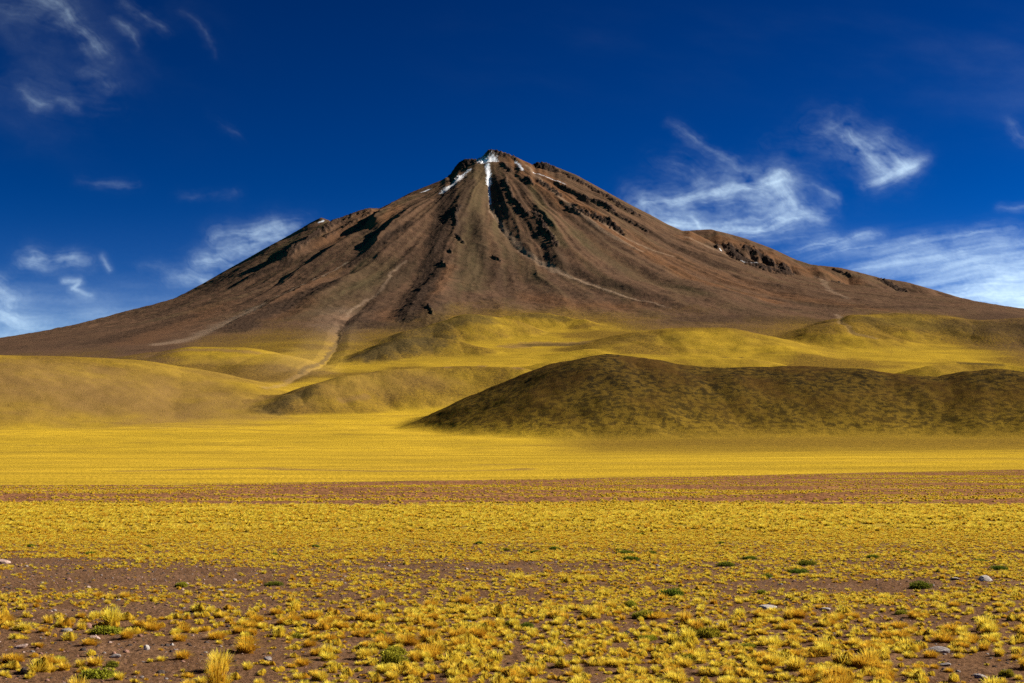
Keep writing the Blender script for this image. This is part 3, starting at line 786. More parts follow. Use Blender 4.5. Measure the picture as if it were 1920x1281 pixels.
# the curled cloud right of the summit
wisp([(1170, 402, .4), (1215, 384, .8), (1290, 372, .8), (1350, 352, 1), (1400, 352, 1), (1450, 340, 1.1), (1470, 335, .6)], 18, .36, ls=120)
wisp([(1340, 350, .5), (1400, 355, .9), (1440, 372, 1)], 12, .2)
wisp([(1462, 340, .8), (1470, 365, 1), (1490, 392, 1), (1515, 410, .7), (1560, 418, .05)], 16, .38)
wisp([(1190, 415, .5), (1250, 424, .7), (1330, 432, .8), (1420, 428, 1.1), (1480, 412, 1), (1530, 400, .3)], 14, .58, ls=140)
wisp([(1210, 400, .7), (1300, 405, .5), (1380, 395, .4), (1450, 385, .6)], 34, .34)
wisp([(1296, 405, .6), (1308, 418, 1.4), (1312, 430, .6)], 3, .25, warp=.1)
wisp([(1255, 232, .3), (1290, 255, .6), (1330, 285, .7), (1370, 305, .8), (1410, 322, 1), (1450, 345, .8)], 11, .17, ls=110)
wisp([(1235, 300, .3), (1280, 310, .7), (1320, 340, .7), (1370, 348, .5)], 22, .13)
wisp([(1490, 345, .6), (1530, 352, .7), (1562, 372, 1), (1572, 392, .3)], 9, .17)
wisp([(1470, 330, .6), (1530, 350, .5), (1560, 400, .3), (1520, 420, .2)], 30, .08)
# the hooked cloud farther right
wisp([(1560, 235, .4), (1585, 245, .8), (1610, 270, .9), (1640, 300, 1), (1665, 325, 1)], 14, .22, ls=80)
wisp([(1735, 296, .3), (1712, 308, .9), (1685, 322, 1.1), (1655, 340, 1), (1620, 350, .4)], 11, .38, warp=.5, ls=70)
wisp([(1655, 262, .4), (1672, 290, .7), (1690, 312, 1)], 14, .24)
wisp([(1600, 250, .4), (1640, 280, .8), (1690, 305, .8)], 28, .22)
wisp([(1520, 230, .3), (1560, 240, .6), (1600, 290, .5), (1640, 320, .4)], 32, .12)
wisp([(1440, 270, .4), (1520, 285, .5), (1600, 300, .4)], 26, .06)
wisp([(1890, 225, .4), (1910, 250, 1), (1940, 270, 1)], 9, .12)
wisp([(1870, 392, .4), (1900, 388, 1), (1960, 378, 1)], 7, .16)
# streaked sheet low on the right
for (a_, b_, c_, d_, wd, op) in [(1470, 474, 1650, 438, 9, .25), (1500, 492, 1720, 448, 10, .24), (1560, 470, 1630, 436, 8, .22), (1640, 480, 1900, 430, 13, .22), (1600, 505, 1960, 452, 16, .24),
        (1680, 520, 2000, 470, 18, .28), (1740, 500, 1990, 490, 16, .26), (1800, 455, 2000, 440, 9, .14), (1560, 520, 1760, 480, 14, .20), (1760, 545, 2040, 530, 20, .8), (1840, 560, 2060, 548, 22, .9), (1860, 585, 2060, 578, 24, .8), (1820, 520, 1990, 512, 14, .5), (1700, 555, 2000, 560, 20, .35), (1420, 455, 1560, 440, 10, .08)]:
    wisp([(a_, b_, .3), (a_ + (c_ - a_) * .4, b_ + (d_ - b_) * .5, 1), (c_, d_, .7)], wd, op, .65, .7, 200, 5.0, int(a_))
DEN += .17 * sstep(1480, 1800, PX) * sstep(410, 500, PY) * np.clip(.45 + 1.5 * fbm((PX + PY) / 170, (PY + PX * .2) / 17, 5, 251), 0, 2)
DEN += .09 * sstep(500, 650, PY) + .03 * sstep(300, 600, PY)
fine_ = .92 + .16 * fbm((PX + w1x) / 9, (PY + w1y + PX * .12) / 4.5, 3, 255)
DEN = np.clip(DEN, 0, 4); DEN = DEN * DEN / (DEN + .035)      # the thinnest ice thins out softly
DEN = 1 - np.exp(-1.75 * DEN * fine_)
ci = np.arange(PX.size).reshape(PX.shape)
cq = np.stack([ci[:-1, :-1], ci[:-1, 1:], ci[1:, 1:], ci[1:, :-1]], -1).reshape(-1, 4)
cme = new_mesh("cirrus_cloud", np.stack([cx_, cy_, np.full(PX.shape, ALT)], -1).reshape(-1, 3), cq)
attr_f(cme, "cover", DEN.ravel())
cm = bpy.data.materials.new("cirrus"); cm.use_nodes = True
t = cm.node_tree; t.nodes.clear()
o_ = t.nodes.new("ShaderNodeOutputMaterial"); mx_ = t.nodes.new("ShaderNodeMixShader"); tr_ = t.nodes.new("ShaderNodeBsdfTransparent")
tl_ = t.nodes.new("ShaderNodeBsdfTranslucent"); at_ = t.nodes.new("ShaderNodeAttribute"); at_.attribute_name = "cover"
tl_.inputs[0].default_value = (.60, .82, 1, 1)
t.links.new(at_.outputs["Fac"], mx_.inputs[0]); t.links.new(tr_.outputs[0], mx_.inputs[1]); t.links.new(tl_.outputs[0], mx_.inputs[2]); t.links.new(mx_.outputs[0], o_.inputs[0])
link("cirrus_cloud", cme, cm, kind="stuff")

# ------------------------------------------------------------------ plants and stones
def pmat(name, ramp, hue_a, hue_b, rough=.8, trans=.42):
    """grass / leaf material: colour from root to tip, one tint per plant"""
    m = bpy.data.materials.new(name); m.use_nodes = True
    t = m.node_tree; t.nodes.clear(); N = t.nodes.new; L = t.links.new
    out = N("ShaderNodeOutputMaterial"); d = N("ShaderNodeBsdfDiffuse"); tr = N("ShaderNodeBsdfTranslucent"); mx = N("ShaderNodeMixShader")
    mx.inputs[0].default_value = trans
    a = N("ShaderNodeAttribute"); a.attribute_name = "tip"
    a2 = N("ShaderNodeAttribute"); a2.attribute_name = "vary"
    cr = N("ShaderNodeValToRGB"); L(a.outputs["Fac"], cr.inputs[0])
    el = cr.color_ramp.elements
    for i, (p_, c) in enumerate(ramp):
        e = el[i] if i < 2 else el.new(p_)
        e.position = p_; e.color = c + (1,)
    oi = N("ShaderNodeObjectInfo")
    r2 = N("ShaderNodeValToRGB"); L(oi.outputs["Random"], r2.inputs[0])
    hs_ = hue_a
    for i, (p_, c) in enumerate(hs_):
        e = r2.color_ramp.elements[i] if i < 2 else r2.color_ramp.elements.new(p_)
        e.position = p_; e.color = c + (1,)
    mu = N("ShaderNodeMix"); mu.data_type = 'RGBA'; mu.blend_type = 'MULTIPLY'; mu.inputs[0].default_value = 1
    L(cr.outputs[0], mu.inputs[6]); L(r2.outputs[0], mu.inputs[7])
    br = N("ShaderNodeHueSaturation"); L(mu.outputs[2], br.inputs["Color"])
    mr = N("ShaderNodeMapRange"); mr.inputs[3].default_value = hue_b[0]; mr.inputs[4].default_value = hue_b[1]; L(a2.outputs["Fac"], mr.inputs[0]); L(mr.outputs[0], br.inputs["Value"])
    L(br.outputs[0], d.inputs[0]); L(br.outputs[0], tr.inputs[0])
    L(d.outputs[0], mx.inputs[1]); L(tr.outputs[0], mx.inputs[2]); L(mx.outputs[0], out.inputs[0])
    return m
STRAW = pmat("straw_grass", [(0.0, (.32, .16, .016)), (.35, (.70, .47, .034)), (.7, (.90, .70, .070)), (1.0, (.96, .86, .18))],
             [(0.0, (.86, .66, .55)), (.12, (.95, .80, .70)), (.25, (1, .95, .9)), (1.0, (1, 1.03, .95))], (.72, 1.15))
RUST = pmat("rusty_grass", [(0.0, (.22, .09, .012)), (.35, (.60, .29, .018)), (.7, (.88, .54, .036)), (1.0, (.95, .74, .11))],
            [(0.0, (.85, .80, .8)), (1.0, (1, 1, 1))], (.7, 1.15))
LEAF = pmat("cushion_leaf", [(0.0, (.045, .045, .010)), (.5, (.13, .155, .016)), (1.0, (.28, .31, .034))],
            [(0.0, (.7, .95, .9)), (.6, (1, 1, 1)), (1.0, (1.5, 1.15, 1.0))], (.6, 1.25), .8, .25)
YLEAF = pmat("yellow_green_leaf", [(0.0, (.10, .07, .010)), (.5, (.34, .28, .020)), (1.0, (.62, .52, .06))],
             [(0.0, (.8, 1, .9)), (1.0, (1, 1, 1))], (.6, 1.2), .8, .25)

def tuft_mesh(name, seed, nb, width, mat, fan=1.25, lean=(0, 0), core=.62, tall=1.0, segs_=3, tuftlets=1, flat=1.0):
    """a bunchgrass tussock of unit radius: a dense dome of arching blades"""
    r = np.random.default_rng(seed)
    V = []; Fc = []; T = []; Vr = []
    def add(v, f, t, q):
        o = len(V); V.extend(v); Fc.extend([[a + o for a in ff] for ff in f]); T.extend(t); Vr.extend([q] * len(v))
    if core > 0:                                       # matted heart of the tussock
        nu, nv = 9, 5
        vs_, fs_, ts_ = [], [], []
        ph0 = r.random() * 6
        for j in range(nv):
            e = j / (nv - 1) * math.pi / 2
            for i in range(nu):
                a = i / nu * 2 * math.pi
                k = core * (1 + .22 * math.sin(3 * a + ph0) + .18 * (r.random() - .5))
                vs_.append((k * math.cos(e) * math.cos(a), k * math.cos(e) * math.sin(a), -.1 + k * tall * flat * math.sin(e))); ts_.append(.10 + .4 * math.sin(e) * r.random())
        for j in range(nv - 1):
            for i in range(nu):
                fs_.append([j * nu + i, j * nu + (i + 1) % nu, (j + 1) * nu + (i + 1) % nu, (j + 1) * nu + i])
        add(vs_, fs_, ts_, .35)
    cen = [(0, 0, 1)] if tuftlets == 1 else [((r.random() - .5) * 1.1, (r.random() - .5) * 1.1, .45 + .35 * r.random()) for _ in range(tuftlets)]
    for b in range(nb):
        cx_b, cy_b, sc_b = cen[int(r.integers(len(cen)))]
        a = r.random() * 2 * math.pi; tl = (r.random() ** .62) * fan
        ln = (.82 + .36 * r.random()) * sc_b
        rr = .42 * math.sqrt(r.random()) * sc_b
        a0 = a + (r.random() - .5) * 1.6
        p = np.array([cx_b + rr * math.cos(a0), cy_b + rr * math.sin(a0), 0.0])
        dx, dy = math.cos(a), math.sin(a)
        pts = [p.copy()]
        for k in range(segs_):
            tt = tl * (.55 + .6 * (k + 1) / segs_)
            st = ln / segs_ * np.array([math.sin(tt) * dx + lean[0] * (k + .5) / segs_, math.sin(tt) * dy + lean[1] * (k + .5) / segs_, math.cos(tt) * tall * flat])
            p = p + st; pts.append(p.copy())
        wdir = np.array([-dy, dx, 0.0]); wa = r.random() * .9 - .45
        wdir = wdir * math.cos(wa) + np.array([dx, dy, 0]) * math.sin(wa)
        vs_, ts_ = [], []
        for k, q in enumerate(pts):
            ww = width * (1 - .75 * k / segs_) * .5 * (.7 + .6 * r.random())
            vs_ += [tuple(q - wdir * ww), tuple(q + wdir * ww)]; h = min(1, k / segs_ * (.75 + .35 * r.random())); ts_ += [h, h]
        fs_ = [[2 * k, 2 * k + 1, 2 * k + 3, 2 * k + 2] for k in range(segs_)]
        add(vs_, fs_, ts_, float(r.random()))
    me = new_mesh(name, np.array(V), np.array(Fc), True)
    attr_f(me, "tip", np.array(T)); attr_f(me, "vary", np.array(Vr))
    me.materials.append(mat)
    return me

def cushion_mesh(name, seed, n, mat, leaf=.07, hgt=.42):
    """a low cushion shrub: lumpy twiggy mound covered in small leaf sprays"""
    r = np.random.default_rng(seed)
    V = []; Fc = []; T = []; Vr = []
    lob = [((r.random() - .5) * 1.1, (r.random() - .5) * 1.1, .35 + .35 * r.random()) for _ in range(6)] + [(0, 0, .7)]
    nu, nv = 14, 5
    for lx, ly, lr in lob:                              # dark woody inside of each lobe
        o = len(V)
        for j in range(nv):
            e = j / (nv - 1) * math.pi / 2
            for i in range(nu):
                a = i / nu * 2 * math.pi; k = lr * .80 * (1 + .25 * (r.random() - .5))
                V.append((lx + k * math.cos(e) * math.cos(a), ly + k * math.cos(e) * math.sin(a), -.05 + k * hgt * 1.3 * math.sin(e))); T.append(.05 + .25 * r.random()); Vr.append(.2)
        for j in range(nv - 1):
            for i in range(nu):
                Fc.append([o + j * nu + i, o + j * nu + (i + 1) % nu, o + (j + 1) * nu + (i + 1) % nu, o + (j + 1) * nu + i])
    for b in range(n):
        lx, ly, lr = lob[int(r.integers(len(lob)))]
        a = r.random() * 2 * math.pi; e = math.asin(r.random() ** .8)
        k = lr * (.80 + .28 * r.random())
        c = np.array([lx + k * math.cos(e) * math.cos(a), ly + k * math.cos(e) * math.sin(a), k * hgt * 1.3 * math.sin(e) + .02])
        d1 = r.normal(size=3); d1 /= np.linalg.norm(d1); d2 = np.cross(d1, r.normal(size=3)); d2 /= np.linalg.norm(d2) + 1e-9
        s1 = leaf * (.6 + .8 * r.random()); o = len(V)
        V.extend([tuple(c - d1 * s1 * .5), tuple(c + d2 * s1 * .28), tuple(c + d1 * s1 * .5 + np.array([0, 0, s1 * .3])), tuple(c - d2 * s1 * .28)])
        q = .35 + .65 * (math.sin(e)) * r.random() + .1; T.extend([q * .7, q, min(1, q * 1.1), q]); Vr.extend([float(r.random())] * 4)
        Fc.append([o, o + 1, o + 2, o + 3])
    me = new_mesh(name, np.array(V), np.array(Fc), False)
    attr_f(me, "tip", np.array(T)); attr_f(me, "vary", np.array(Vr)); me.materials.append(mat)
    return me

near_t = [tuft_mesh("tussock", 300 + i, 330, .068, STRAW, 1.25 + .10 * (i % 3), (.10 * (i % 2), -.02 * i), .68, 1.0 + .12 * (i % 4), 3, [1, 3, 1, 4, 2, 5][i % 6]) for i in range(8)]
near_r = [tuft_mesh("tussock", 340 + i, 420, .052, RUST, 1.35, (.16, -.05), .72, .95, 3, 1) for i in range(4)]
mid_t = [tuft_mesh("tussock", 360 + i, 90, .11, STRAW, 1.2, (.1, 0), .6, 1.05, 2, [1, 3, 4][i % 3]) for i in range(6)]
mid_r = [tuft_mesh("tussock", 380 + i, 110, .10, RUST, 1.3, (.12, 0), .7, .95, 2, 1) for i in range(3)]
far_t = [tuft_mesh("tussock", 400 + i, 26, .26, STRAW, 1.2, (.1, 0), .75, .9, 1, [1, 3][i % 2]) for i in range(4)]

def field(n, d0, d1, umax=.47):
    """uniform scatter over the ground in front, out to d1"""
    W = umax * d1 + 28
    y = d0 + (d1 - d0) * rng.random(n); x = W * (2 * rng.random(n) - 1)
    k = np.abs(x) < umax * y + 28
    return x[k], y[k]
def area(d0, d1, umax=.47): return 2 * (umax * d1 + 28) * (d1 - d0)

recs = []      # x, y, scale, variant, kind
# nearest part of the plain
n = int(area(27, 80) * 22); x, y = field(n, 27, 80); n = len(x)
b = bare(x, y); px = CX + F * x / y; py = HOR + F * CAMZ / y
keep = rng.random(n) < np.clip(1.02 - 1.25 * b, .035, 1) ** 1.5 * np.interp(y, [27, 45, 80], [.58, .68, .95])
cl = fbm(x / 1.7, y / 1.7, 2, 171)
keep &= rng.random(n) < np.clip(.68 + .6 * cl, .25, 1)
x, y, b, px, py = x[keep], y[keep], b[keep], px[keep], py[keep]
size = np.interp(y, [27, 33, 45, 60, 80], [.126, .122, .113, .106, .096]) * np.exp(rng.normal(0, .30, len(x)))
bigz = np.maximum.reduce([ell(px, py, 230, 1205, 520, 55), ell(px, py, 760, 1190, 200, 24) * .9, ell(px, py, 1840, 1245, 170, 75), ell(px, py, 1640, 1250, 170, 40) * .8, ell(px, py, 1540, 1150, 150, 20) * .5])
isbig = rng.random(len(x)) < bigz * .42
size = np.where(isbig, size * 1.75 + .04, size)
keep = ~(isbig & (rng.random(len(x)) < .45))
rust = np.where(isbig, rng.random(len(x)) < .62, rng.random(len(x)) < .08)
for i in np.nonzero(keep)[0]: recs.append((x[i], y[i], float(np.clip(size[i], .05, .36)), bool(rust[i])))
nearN = len(recs)
N_ = np.array([(a, b_, c, d) for a, b_, c, d in recs])
# rocks and shrubs keep their own room
SHR = [(948, 1030, 18, 5), (980, 1033, 14, 4), (1005, 1034, 18, 5), (1042, 1028, 20, 6), (1160, 1031, 16, 5), (1172, 1036, 32, 8), (1184, 1047, 32, 9), (1221, 1036, 24, 7), (1205, 1001, 20, 4),
       (1255, 1111, 46, 14), (1728, 1097, 50, 16), (1360, 1058, 36, 9), (1406, 1046, 26, 7), (1510, 1055, 38, 10), (1495, 1071, 38, 10), (1435, 1081, 24, 10), (1636, 1044, 26, 8), (1698, 1035, 22, 5),
       (1836, 1051, 26, 6), (1870, 1065, 36, 9), (1350, 1018, 14, 4), (60, 1023, 16, 5), (170, 1037, 28, 6), (280, 1024, 14, 4), (591, 1024, 16, 4), (515, 1040, 14, 4), (515, 1094, 30, 9), (855, 1018, 14, 4), (900, 1018, 20, 3),
       (986, 1173, 26, 11), (686, 1010, 12, 3), (210, 1246, 26, 13), (85, 1250, 10, 8)]
YSH = [(342, 1096, 22, 11), (745, 1236, 48, 28), (740, 1220, 42, 22), (1325, 1186, 42, 22), (1690, 1148, 22, 10), (1184, 1133, 24, 13), (195, 1262, 66, 22), (108, 1235, 20, 10), (200, 1182, 50, 18), (1205, 1152, 40, 14), (1430, 1110, 18, 10), (1290, 1232, 26, 14), (556, 1192, 20, 13), (1884, 1262, 24, 14), (1400, 1212, 30, 12), (958, 1168, 20, 14), (1215, 1196, 30, 12), (712, 1188, 24, 13)]
def at(px, py):
    return hit(px, py, 29.0)
blocked = []
for q in SHR + YSH:
    X_, Y_ = at(q[0], q[1] + q[3] * .35); blocked.append((X_, Y_, q[2] / F * Y_ * .55))
ROCKS = [  # px, py(base), width px, height px, tone, shape, label
    (163, 1178, 18, 12, 'red', 'reddish blocky stone in the row of stones at the left edge of the dirt clearing'),
    (125, 1184, 20, 8, 'grey', 'low grey stone left of the pale pink slab'),
    (178, 1198, 24, 8, 'pink', 'flat pale pink slab lying between rusty tussocks at lower left'),
    (40, 1214, 26, 6, 'pink', 'long flat pinkish slab near the left edge of the dirt clearing'),
    (275, 1218, 12, 13, 'white', 'small white upright stone alone on bare dirt'),
    (215, 1233, 24, 8, 'grey', 'low light grey rock beside the white stone on the dirt'),
    (184, 1240, 16, 7, 'dark', 'small dark stone left of the light grey rock'),
    (45, 1262, 16, 13, 'dark', 'dark pointed stone casting a shadow near the lower left corner'),
    (262, 1194, 10, 7, 'red', 'small reddish stone just right of the big rusty tussock'),
    (592, 1176, 18, 10, 'red', 'rounded reddish stone behind the row of orange tussocks'),
    (570, 1175, 12, 7, 'dark', 'small dark stone beside the rounded reddish stone'),
    (303, 1262, 16, 6, 'dark', 'flat dark stone next to the tall pale plume tussock'),
    (322, 1210, 9, 5, 'white', 'tiny pale stone at the foot of a rusty tussock'),
    (1440, 1140, 38, 6, 'white', 'long white flat rock among straw tussocks right of centre'),
    (1546, 1144, 20, 6, 'white', 'short white flat rock right of the long white one'),
    (1845, 1088, 34, 9, 'white', 'white crusted boulder on the dark soil strip near the right edge'),
    (1790, 1086, 22, 4, 'white', 'thin white slab left of the white crusted boulder'),
    (1756, 1224, 44, 13, 'grey', 'wide grey rock on the dirt mound at lower right'),
    (1772, 1248, 22, 7, 'grey', 'small grey slab in front of the wide grey rock'),
    (1700, 1212, 16, 8, 'dark', 'dark stone at the left foot of the dirt mound at lower right'),
    (1838, 1272, 30, 10, 'grey', 'grey broken slab near the lower right corner'),
    (6, 1056, 26, 10, 'pink', 'pale sandy boulder at the left edge far back on the dirt'),
    (1722, 1206, 12, 8, 'dark', 'blackish stone on top of the dirt mound at lower right'),
    (415, 1108, 12, 4, 'grey', 'tiny grey stone on the brown soil strip at left'),
    (222, 1126, 8, 4, 'white', 'tiny white stone among small tussocks at left'),
    (1530, 1194, 10, 6, 'dark', 'small dark stone between round tussocks right of centre'),
    (1175, 1188, 12, 7, 'dark', 'small dark stone in the straw tussocks at the centre'),
]
for q in ROCKS:
    X_, Y_ = at(q[0], min(q[1], 1279)); blocked.append((X_, Y_, q[2] / F * Y_ * .6))
# single tussocks that stand out in the photograph
HERO = [  # px, py(base), width px, rusty, tall, label
    (405, 1296, 44, 0, 1.75, 'tall pale yellow plume of grass at the bottom edge left of centre, tallest of all'),
    (352, 1300, 46, 0, 1.2, 'broad yellow tussock just left of the tall pale plume at the bottom edge'),
    (146, 1302, 50, 0, 1.3, 'blurred golden tussock at the bottom edge near the left corner'),
    (342, 1240, 38, 1, .95, 'rusty dome tussock on bare dirt just above the tall pale plume'),
    (302, 1242, 22, 0, 1.0, 'small round tussock left of the rusty dome on bare dirt'),
    (336, 1205, 36, 1, .9, 'low rusty tussock on the dirt below the olive tussock'),
    (345, 1182, 38, 1, .9, 'olive brown tussock topmost of the dome pair on the dirt'),
    (405, 1198, 44, 1, .85, 'wide dark rusty tussock with green at its foot'),
    (463, 1208, 48, 1, .75, 'wide low orange tussock on the dirt strip'),
    (238, 1200, 34, 1, 1.1, 'orange tussock right of the pale pink slab'),
    (168, 1212, 40, 1, .8, 'dark orange tussock behind the pale cream grass clump'),
    (170, 1232, 30, 0, .95, 'pale cream grass clump in front of the dark orange tussock'),
    (74, 1216, 22, 1, .9, 'small orange dome left of the flat slabs'),
    (754, 1205, 36, 1, .9, 'round orange brown tussock at the edge of the dirt patch below centre'),
    (804, 1176, 22, 1, .9, 'dark orange round tussock above the orange cluster below centre'),
    (1110, 1202, 20, 1, 1.0, 'single dark orange tussock in the straw field at the centre'),
    (856, 1160, 18, 1, 1.0, 'single dark orange tussock among small straw tufts left of centre'),
    (580, 1214, 36, 1, .85, 'broad orange tussock right of the row of domes'),
    (620, 1204, 36, 1, .85, 'golden orange tussock at the right end of the dirt clearing'),
    (1550, 1212, 26, 1, 1.0, 'dark round tussock standing in the straw field at lower right'),
    (1686, 1226, 28, 0, 1.0, 'fat yellow tussock left of the dirt mound at lower right'),
    (1798, 1236, 30, 0, .85, 'golden dome tussock on the dirt mound at lower right'),
    (1818, 1206, 28, 1, .9, 'brown gold tussock behind the wide grey rock'),
    (1752, 1256, 22, 1, 1.0, 'brownish tussock alone below the wide grey rock'),
    (1780, 1262, 20, 1, 1.0, 'dark olive tussock alone on dirt near the lower right corner'),
    (1232, 1160, 66, 0, .5, 'wide flat greenish yellow tussock in the middle of the straw field'),
    (1862, 1294, 46, 0, .9, 'large yellow tussock cut by the bottom edge near the right corner'),
    (1720, 1258, 26, 1, 1.1, 'brown tussock standing on the bare dirt path at lower right'),
]
for q in HERO:
    u_, v_ = pix_uv(q[0], q[1]); d_ = CAMZ / -float(v_); blocked.append((float(u_) * d_, d_, q[2] / F * d_ * .5))
for bx_, by_, br_ in blocked:
    k = (np.abs(N_[:, 0] - bx_) < br_) & (np.abs(N_[:, 1] - by_) < br_ * 1.8)
    N_ = N_[~k]

# the 300 that show largest become objects of their own
inview = (np.abs(N_[:, 0] / N_[:, 1]) < .355) & (N_[:, 1] > 33.6)
score = np.where(inview, N_[:, 2] / N_[:, 1], 0)
order = np.argsort(-score)
IND = N_[order[:300 - len(HERO)]]; REST = N_[order[300 - len(HERO):]]
def place(name, me, x, y, s, rz, label, cat, group=None, sz=1.0, dz=0.0):
    o = bpy.data.objects.new(name, me); COL.objects.link(o)
    z = float(ground_z(x, y)[0])
    o.location = (x, y, z + dz); o.scale = (s, s, s * sz); o.rotation_euler = (0, 0, rz)
    o["label"] = label; o["category"] = cat
    if group: o["group"] = group
    return o
def where(px, py):
    side = "at far left" if px < 250 else "left of centre" if px < 700 else "in the middle" if px < 1220 else "right of centre" if px < 1650 else "at far right"
    return side
for x_, y_, s_i, ru in IND:
    px_ = CX + F * x_ / y_; py_ = HOR + F * CAMZ / y_
    me = near_r[rng.integers(len(near_r))] if ru else near_t[rng.integers(len(near_t))]
    row = "in the front row of the plain" if py_ > 1215 else "in the second band of tussocks" if py_ > 1150 else "farther back on the plain"
    kind = "rounded rusty orange tussock" if ru else "straw yellow tussock"
    wid_ = s_i / y_ * 1000
    kind = ("large " if wid_ > 6.6 else "medium " if wid_ > 5.2 else "small ") + kind
    reg = f"{kind} {row}, {where(px_, py_)}"
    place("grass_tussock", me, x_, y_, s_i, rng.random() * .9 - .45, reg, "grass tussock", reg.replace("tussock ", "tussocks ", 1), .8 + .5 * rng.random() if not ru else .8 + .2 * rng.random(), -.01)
for i, (px_, py_, wp, ru, tl, lb) in enumerate(HERO):
    u_, v_ = pix_uv(px_, py_); d_ = CAMZ / -float(v_)
    me = (near_r if ru else near_t)[i % 4]
    if tl > 1.5: me = near_t[0]; tl = 2.9; wp *= 1.1
    place("grass_tussock", me, float(u_) * d_, d_, wp / F * d_ * .46, .3, lb, "grass tussock", None, tl, -.01)

def scatter(name, x, y, s, var, meshes, rz=None, kind="stuff", sz=None):
    """uncountable small plants: one object whose geometry nodes set a copy on every point"""
    z = ground_z(x, y) - .01
    me = bpy.data.meshes.new(name); me.vertices.add(len(x))
    me.vertices.foreach_set("co", np.stack([x, y, z], -1).astype(np.float32).ravel())
    attr_f(me, "size", s)
    a = me.attributes.new("variant", 'INT', 'POINT'); a.data.foreach_set("value", np.asarray(var, np.int32))
    attr_f(me, "turn", rng.random(len(x)) * 1.2 - .6 if rz is None else rz)
    attr_f(me, "tall", (.75 + .5 * rng.random(len(x))) if sz is None else sz)
    coll = bpy.data.collections.new(name + " kinds")
    for i, m_ in enumerate(meshes):
        o = bpy.data.objects.new(f"{name} kind {i:02d}", m_); coll.objects.link(o)
    ng = bpy.data.node_groups.new(name, 'GeometryNodeTree')
    ng.interface.new_socket("Geometry", in_out='INPUT', socket_type='NodeSocketGeometry'); ng.interface.new_socket("Geometry", in_out='OUTPUT', socket_type='NodeSocketGeometry')
    N = ng.nodes.new; L = ng.links.new
    gi, go = N("NodeGroupInput"), N("NodeGroupOutput")
    iop = N("GeometryNodeInstanceOnPoints"); ci_ = N("GeometryNodeCollectionInfo"); ci_.inputs[0].default_value = coll; ci_.inputs[1].default_value = True; ci_.inputs[2].default_value = True
    iop.inputs["Pick Instance"].default_value = True
    def na(nm, ty):
        q = N("GeometryNodeInputNamedAttribute"); q.data_type = ty; q.inputs[0].default_value = nm; return q.outputs[0]
    L(gi.outputs[0], iop.inputs["Points"]); L(ci_.outputs[0], iop.inputs["Instance"]); L(na("variant", 'INT'), iop.inputs["Instance Index"])
    cx2 = N("ShaderNodeCombineXYZ"); L(na("turn", 'FLOAT'), cx2.inputs[2]); L(cx2.outputs[0], iop.inputs["Rotation"])
    sx = N("ShaderNodeCombineXYZ"); sv = na("size", 'FLOAT'); mm = N("ShaderNodeMath"); mm.operation = 'MULTIPLY'; L(sv, mm.inputs[0]); L(na("tall", 'FLOAT'), mm.inputs[1])
    L(sv, sx.inputs[0]); L(sv, sx.inputs[1]); L(mm.outputs[0], sx.inputs[2]); L(sx.outputs[0], iop.inputs["Scale"])
    L(iop.outputs[0], go.inputs[0])
    o = link(name, me, None, kind=kind)
    md = o.modifiers.new("scatter", 'NODES'); md.node_group = ng
    return o
kinds = mid_t + mid_r + near_t + near_r       # 0-5 mid straw, 6-8 mid rusty, 9-16 near straw, 17-20 near rusty
rn = len(REST); isnear = REST[:, 1] < 50
var = np.where(REST[:, 3] > .5, np.where(isnear, rng.integers(17, 21, rn), rng.integers(6, 9, rn)), np.where(isnear, rng.integers(9, 17, rn), rng.integers(0, 6, rn)))
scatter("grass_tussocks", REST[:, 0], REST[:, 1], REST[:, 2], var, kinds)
# small tufts and seedlings between them
n = int(area(27, 85) * 3.2); x, y = field(n, 27, 85); n = len(x); b = bare(x, y)
k = rng.random(n) < np.clip(.85 - .85 * b, .10, 1); x, y = x[k], y[k]
scatter("small_grass_tufts", x, y, .035 + .05 * rng.random(len(x)), rng.integers(0, 9, len(x)), kinds[:9])
# fine close-set tufts behind, from eighty to a hundred metres
n = int(area(76, 108) * 11); x, y = field(n, 76, 108); n = len(x)
k = rng.random(n) < np.clip(sstep(74, 84, y) * (.75 + .6 * fbm(x / 4, y / 5, 2, 173)), .1, 1); x, y = x[k], y[k]
scatter("fine_grass_tufts", x, y, (.085 + .06 * rng.random(len(x))), rng.choice([0, 1, 2, 3, 4, 5, 6, 7], len(x)), kinds[:9])
# larger yellow tussocks from a hundred to a hundred and seventy metres
n = int(area(104, 175) * 3.0); x, y = field(n, 104, 175); n = len(x)
k = rng.random(n) < np.clip(sstep(103, 108, y) * (.72 + 1.1 * fbm(x / 9, y / 5, 2, 175)) * np.interp(y, [104, 160, 175], [1, .85, .6]), 0, 1); x, y = x[k], y[k]
scatter("yellow_tussock_belt", x, y, (.17 + .16 * rng.random(len(x))), rng.integers(0, 6, len(x)), kinds[:6])
# the far shrub belt over red soil
n = int(area(165, 680) * .72); x, y = field(n, 165, 680); n = len(x)
E_ = np.interp(x / y, [-.36, -.1, .1, .36], [317, 370, 450, 620])
st = strip(x, y)
k = (rng.random(n) < (1 - .96 * st) * np.interp(y, [165, 230, 400, 680], [1, .9, .6, .5])) & (y < E_ + 8 * noise(x / 20, y / 20, 181)); x, y = x[k], y[k]
scatter("far_tussock_belt", x, y, (.20 + .16 * rng.random(len(x))), rng.integers(0, 4, len(x)), far_t)

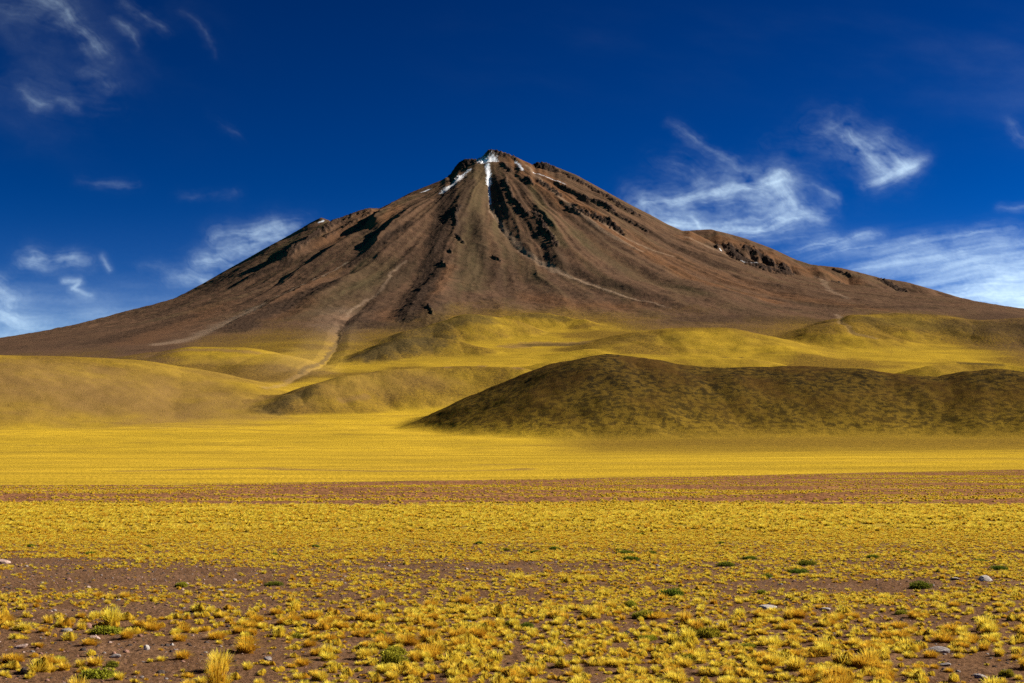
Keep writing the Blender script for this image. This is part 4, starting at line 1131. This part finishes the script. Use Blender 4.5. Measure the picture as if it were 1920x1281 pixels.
# cushion shrubs, each its own object
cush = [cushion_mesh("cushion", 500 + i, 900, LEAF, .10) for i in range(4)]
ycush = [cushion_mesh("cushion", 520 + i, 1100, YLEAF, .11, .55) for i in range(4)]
def dist_word(py): return "nearest the viewer" if py > 1190 else "on the near plain" if py > 1090 else "on the dark soil strip" if py > 1042 else "at the far edge of the open plain"
SHL = {(1255, 1111): "dark green cushion shrub on open dirt just right of centre, larger than its neighbours",
       (1728, 1097): "widest dark green cushion shrub, on the dark soil strip toward the right edge",
       (515, 1094): "bright green cushion shrub alone on the brown soil at left",
       (210, 1246): "dark olive cushion shrub on the bare dirt at lower left",
       (745, 1236): "round yellow green leafy shrub in front of its darker twin below centre",
       (740, 1220): "darker olive leafy shrub directly behind the round yellow green one below centre",
       (195, 1262): "wide yellow green leafy shrub near the bottom edge at left",
       (170, 1037): "flat green cushion shrub at the back edge of the brown soil at left",
       (1184, 1047): "green cushion shrub in front of the cluster at the far soil edge",
       (1325, 1186): "pale yellow green shrub in the straw field right of centre"}
for i, q in enumerate(SHR + YSH):
    ye = i >= len(SHR)
    X_, Y_ = at(q[0], q[1] + q[3] * .35)
    wdt = q[2] / F * Y_ * .62
    me = (ycush if ye else cush)[i % 4]
    lb = SHL.get((q[0], q[1]))
    grp = None
    if not lb:
        lb = f"{'yellow green leafy' if ye else 'low green cushion'} shrub {dist_word(q[1])}, {where(q[0], q[1])}"
        grp = lb.replace("shrub", "shrubs")
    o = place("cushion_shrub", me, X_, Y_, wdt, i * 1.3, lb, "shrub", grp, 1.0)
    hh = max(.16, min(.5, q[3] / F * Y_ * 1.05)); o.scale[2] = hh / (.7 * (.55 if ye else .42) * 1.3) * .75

# stones
def rock_mat(name, c1, c2):
    m = bpy.data.materials.new(name); m.use_nodes = True
    t = m.node_tree; b_ = t.nodes["Principled BSDF"]; b_.inputs["Roughness"].default_value = .9; b_.inputs["Specular IOR Level"].default_value = .2
    tc = t.nodes.new("ShaderNodeTexCoord"); n_ = t.nodes.new("ShaderNodeTexNoise"); n_.inputs["Scale"].default_value = 3.2; n_.inputs["Detail"].default_value = 8; n_.inputs["Roughness"].default_value = .7
    r_ = t.nodes.new("ShaderNodeValToRGB"); r_.color_ramp.elements[0].position = .38; r_.color_ramp.elements[1].position = .62
    r_.color_ramp.elements[0].color = c1 + (1,); r_.color_ramp.elements[1].color = c2 + (1,)
    bp = t.nodes.new("ShaderNodeBump"); bp.inputs["Strength"].default_value = .7; bp.inputs["Distance"].default_value = .05
    t.links.new(tc.outputs["Object"], n_.inputs["Vector"]); t.links.new(n_.outputs["Fac"], r_.inputs[0]); t.links.new(r_.outputs[0], b_.inputs["Base Color"])
    t.links.new(n_.outputs["Fac"], bp.inputs["Height"]); t.links.new(bp.outputs[0], b_.inputs["Normal"])
    return m
RM = {'red': rock_mat("reddish_stone", (.20, .09, .06), (.36, .20, .14)), 'grey': rock_mat("grey_stone", (.16, .13, .12), (.36, .31, .28)), 'pink': rock_mat("pink_stone", (.34, .21, .16), (.52, .38, .31)),
      'white': rock_mat("white_stone", (.32, .27, .23), (.52, .47, .42)), 'dark': rock_mat("dark_stone", (.035, .025, .022), (.10, .07, .055))}
import bmesh
def rock_mesh(seed, mat=None):
    r = np.random.default_rng(seed)
    bm = bmesh.new(); bmesh.ops.create_icosphere(bm, subdivisions=3, radius=1)
    cuts = [(Vector(r.normal(size=3)).normalized(), .55 + .35 * r.random()) for _ in range(9)]
    for v in bm.verts:
        for nrm, dd in cuts:
            q = v.co.dot(nrm)
            if q > dd: v.co -= nrm * (q - dd) * .92
        v.co *= 1 + .07 * (r.random() - .5)
    me = bpy.data.meshes.new("stone"); bm.to_mesh(me); bm.free()
    if mat: me.materials.append(mat)
    return me
for i, (px_, py_, wp, hp, tone, lb) in enumerate(ROCKS):
    u_, v_ = pix_uv(px_, py_); 
    X_, Y_ = at(px_, min(py_, 1279))
    sw = wp / F * Y_ * .56; sh = max(.03, hp / F * Y_ * .62)
    o = place("stone", rock_mesh(600 + i, RM[tone]), X_, Y_, sw, i * .9, lb, "stone", None, 1, sh * .35)
    o.scale = (sw, sw * .85, sh); o.rotation_euler = (.1 * (i % 3 - 1), .12 * (i % 4 - 1.5), i * 1.1)
# pebbles and clods strewn over the bare dirt
n = int(area(27, 80) * 16); x, y = field(n, 27, 80); n = len(x); b = bare(x, y)
k = rng.random(n) < .12 + .9 * b; x, y = x[k], y[k]
pk = [rock_mesh(700 + i, RM[t_]) for i, t_ in enumerate(['dark', 'dark', 'red', 'grey', 'dark', 'red', 'pink'])]
sc_ = .018 + .05 * rng.random(len(x)) ** 4 + .06 * (rng.random(len(x)) < .02)
scatter("pebbles", x, y, sc_, rng.choice([0, 1, 2, 3, 4, 5, 6], len(x), p=[.24, .2, .2, .12, .12, .08, .04]), pk, rng.random(len(x)) * 6.28, sz=.6 + .3 * rng.random(len(x)))
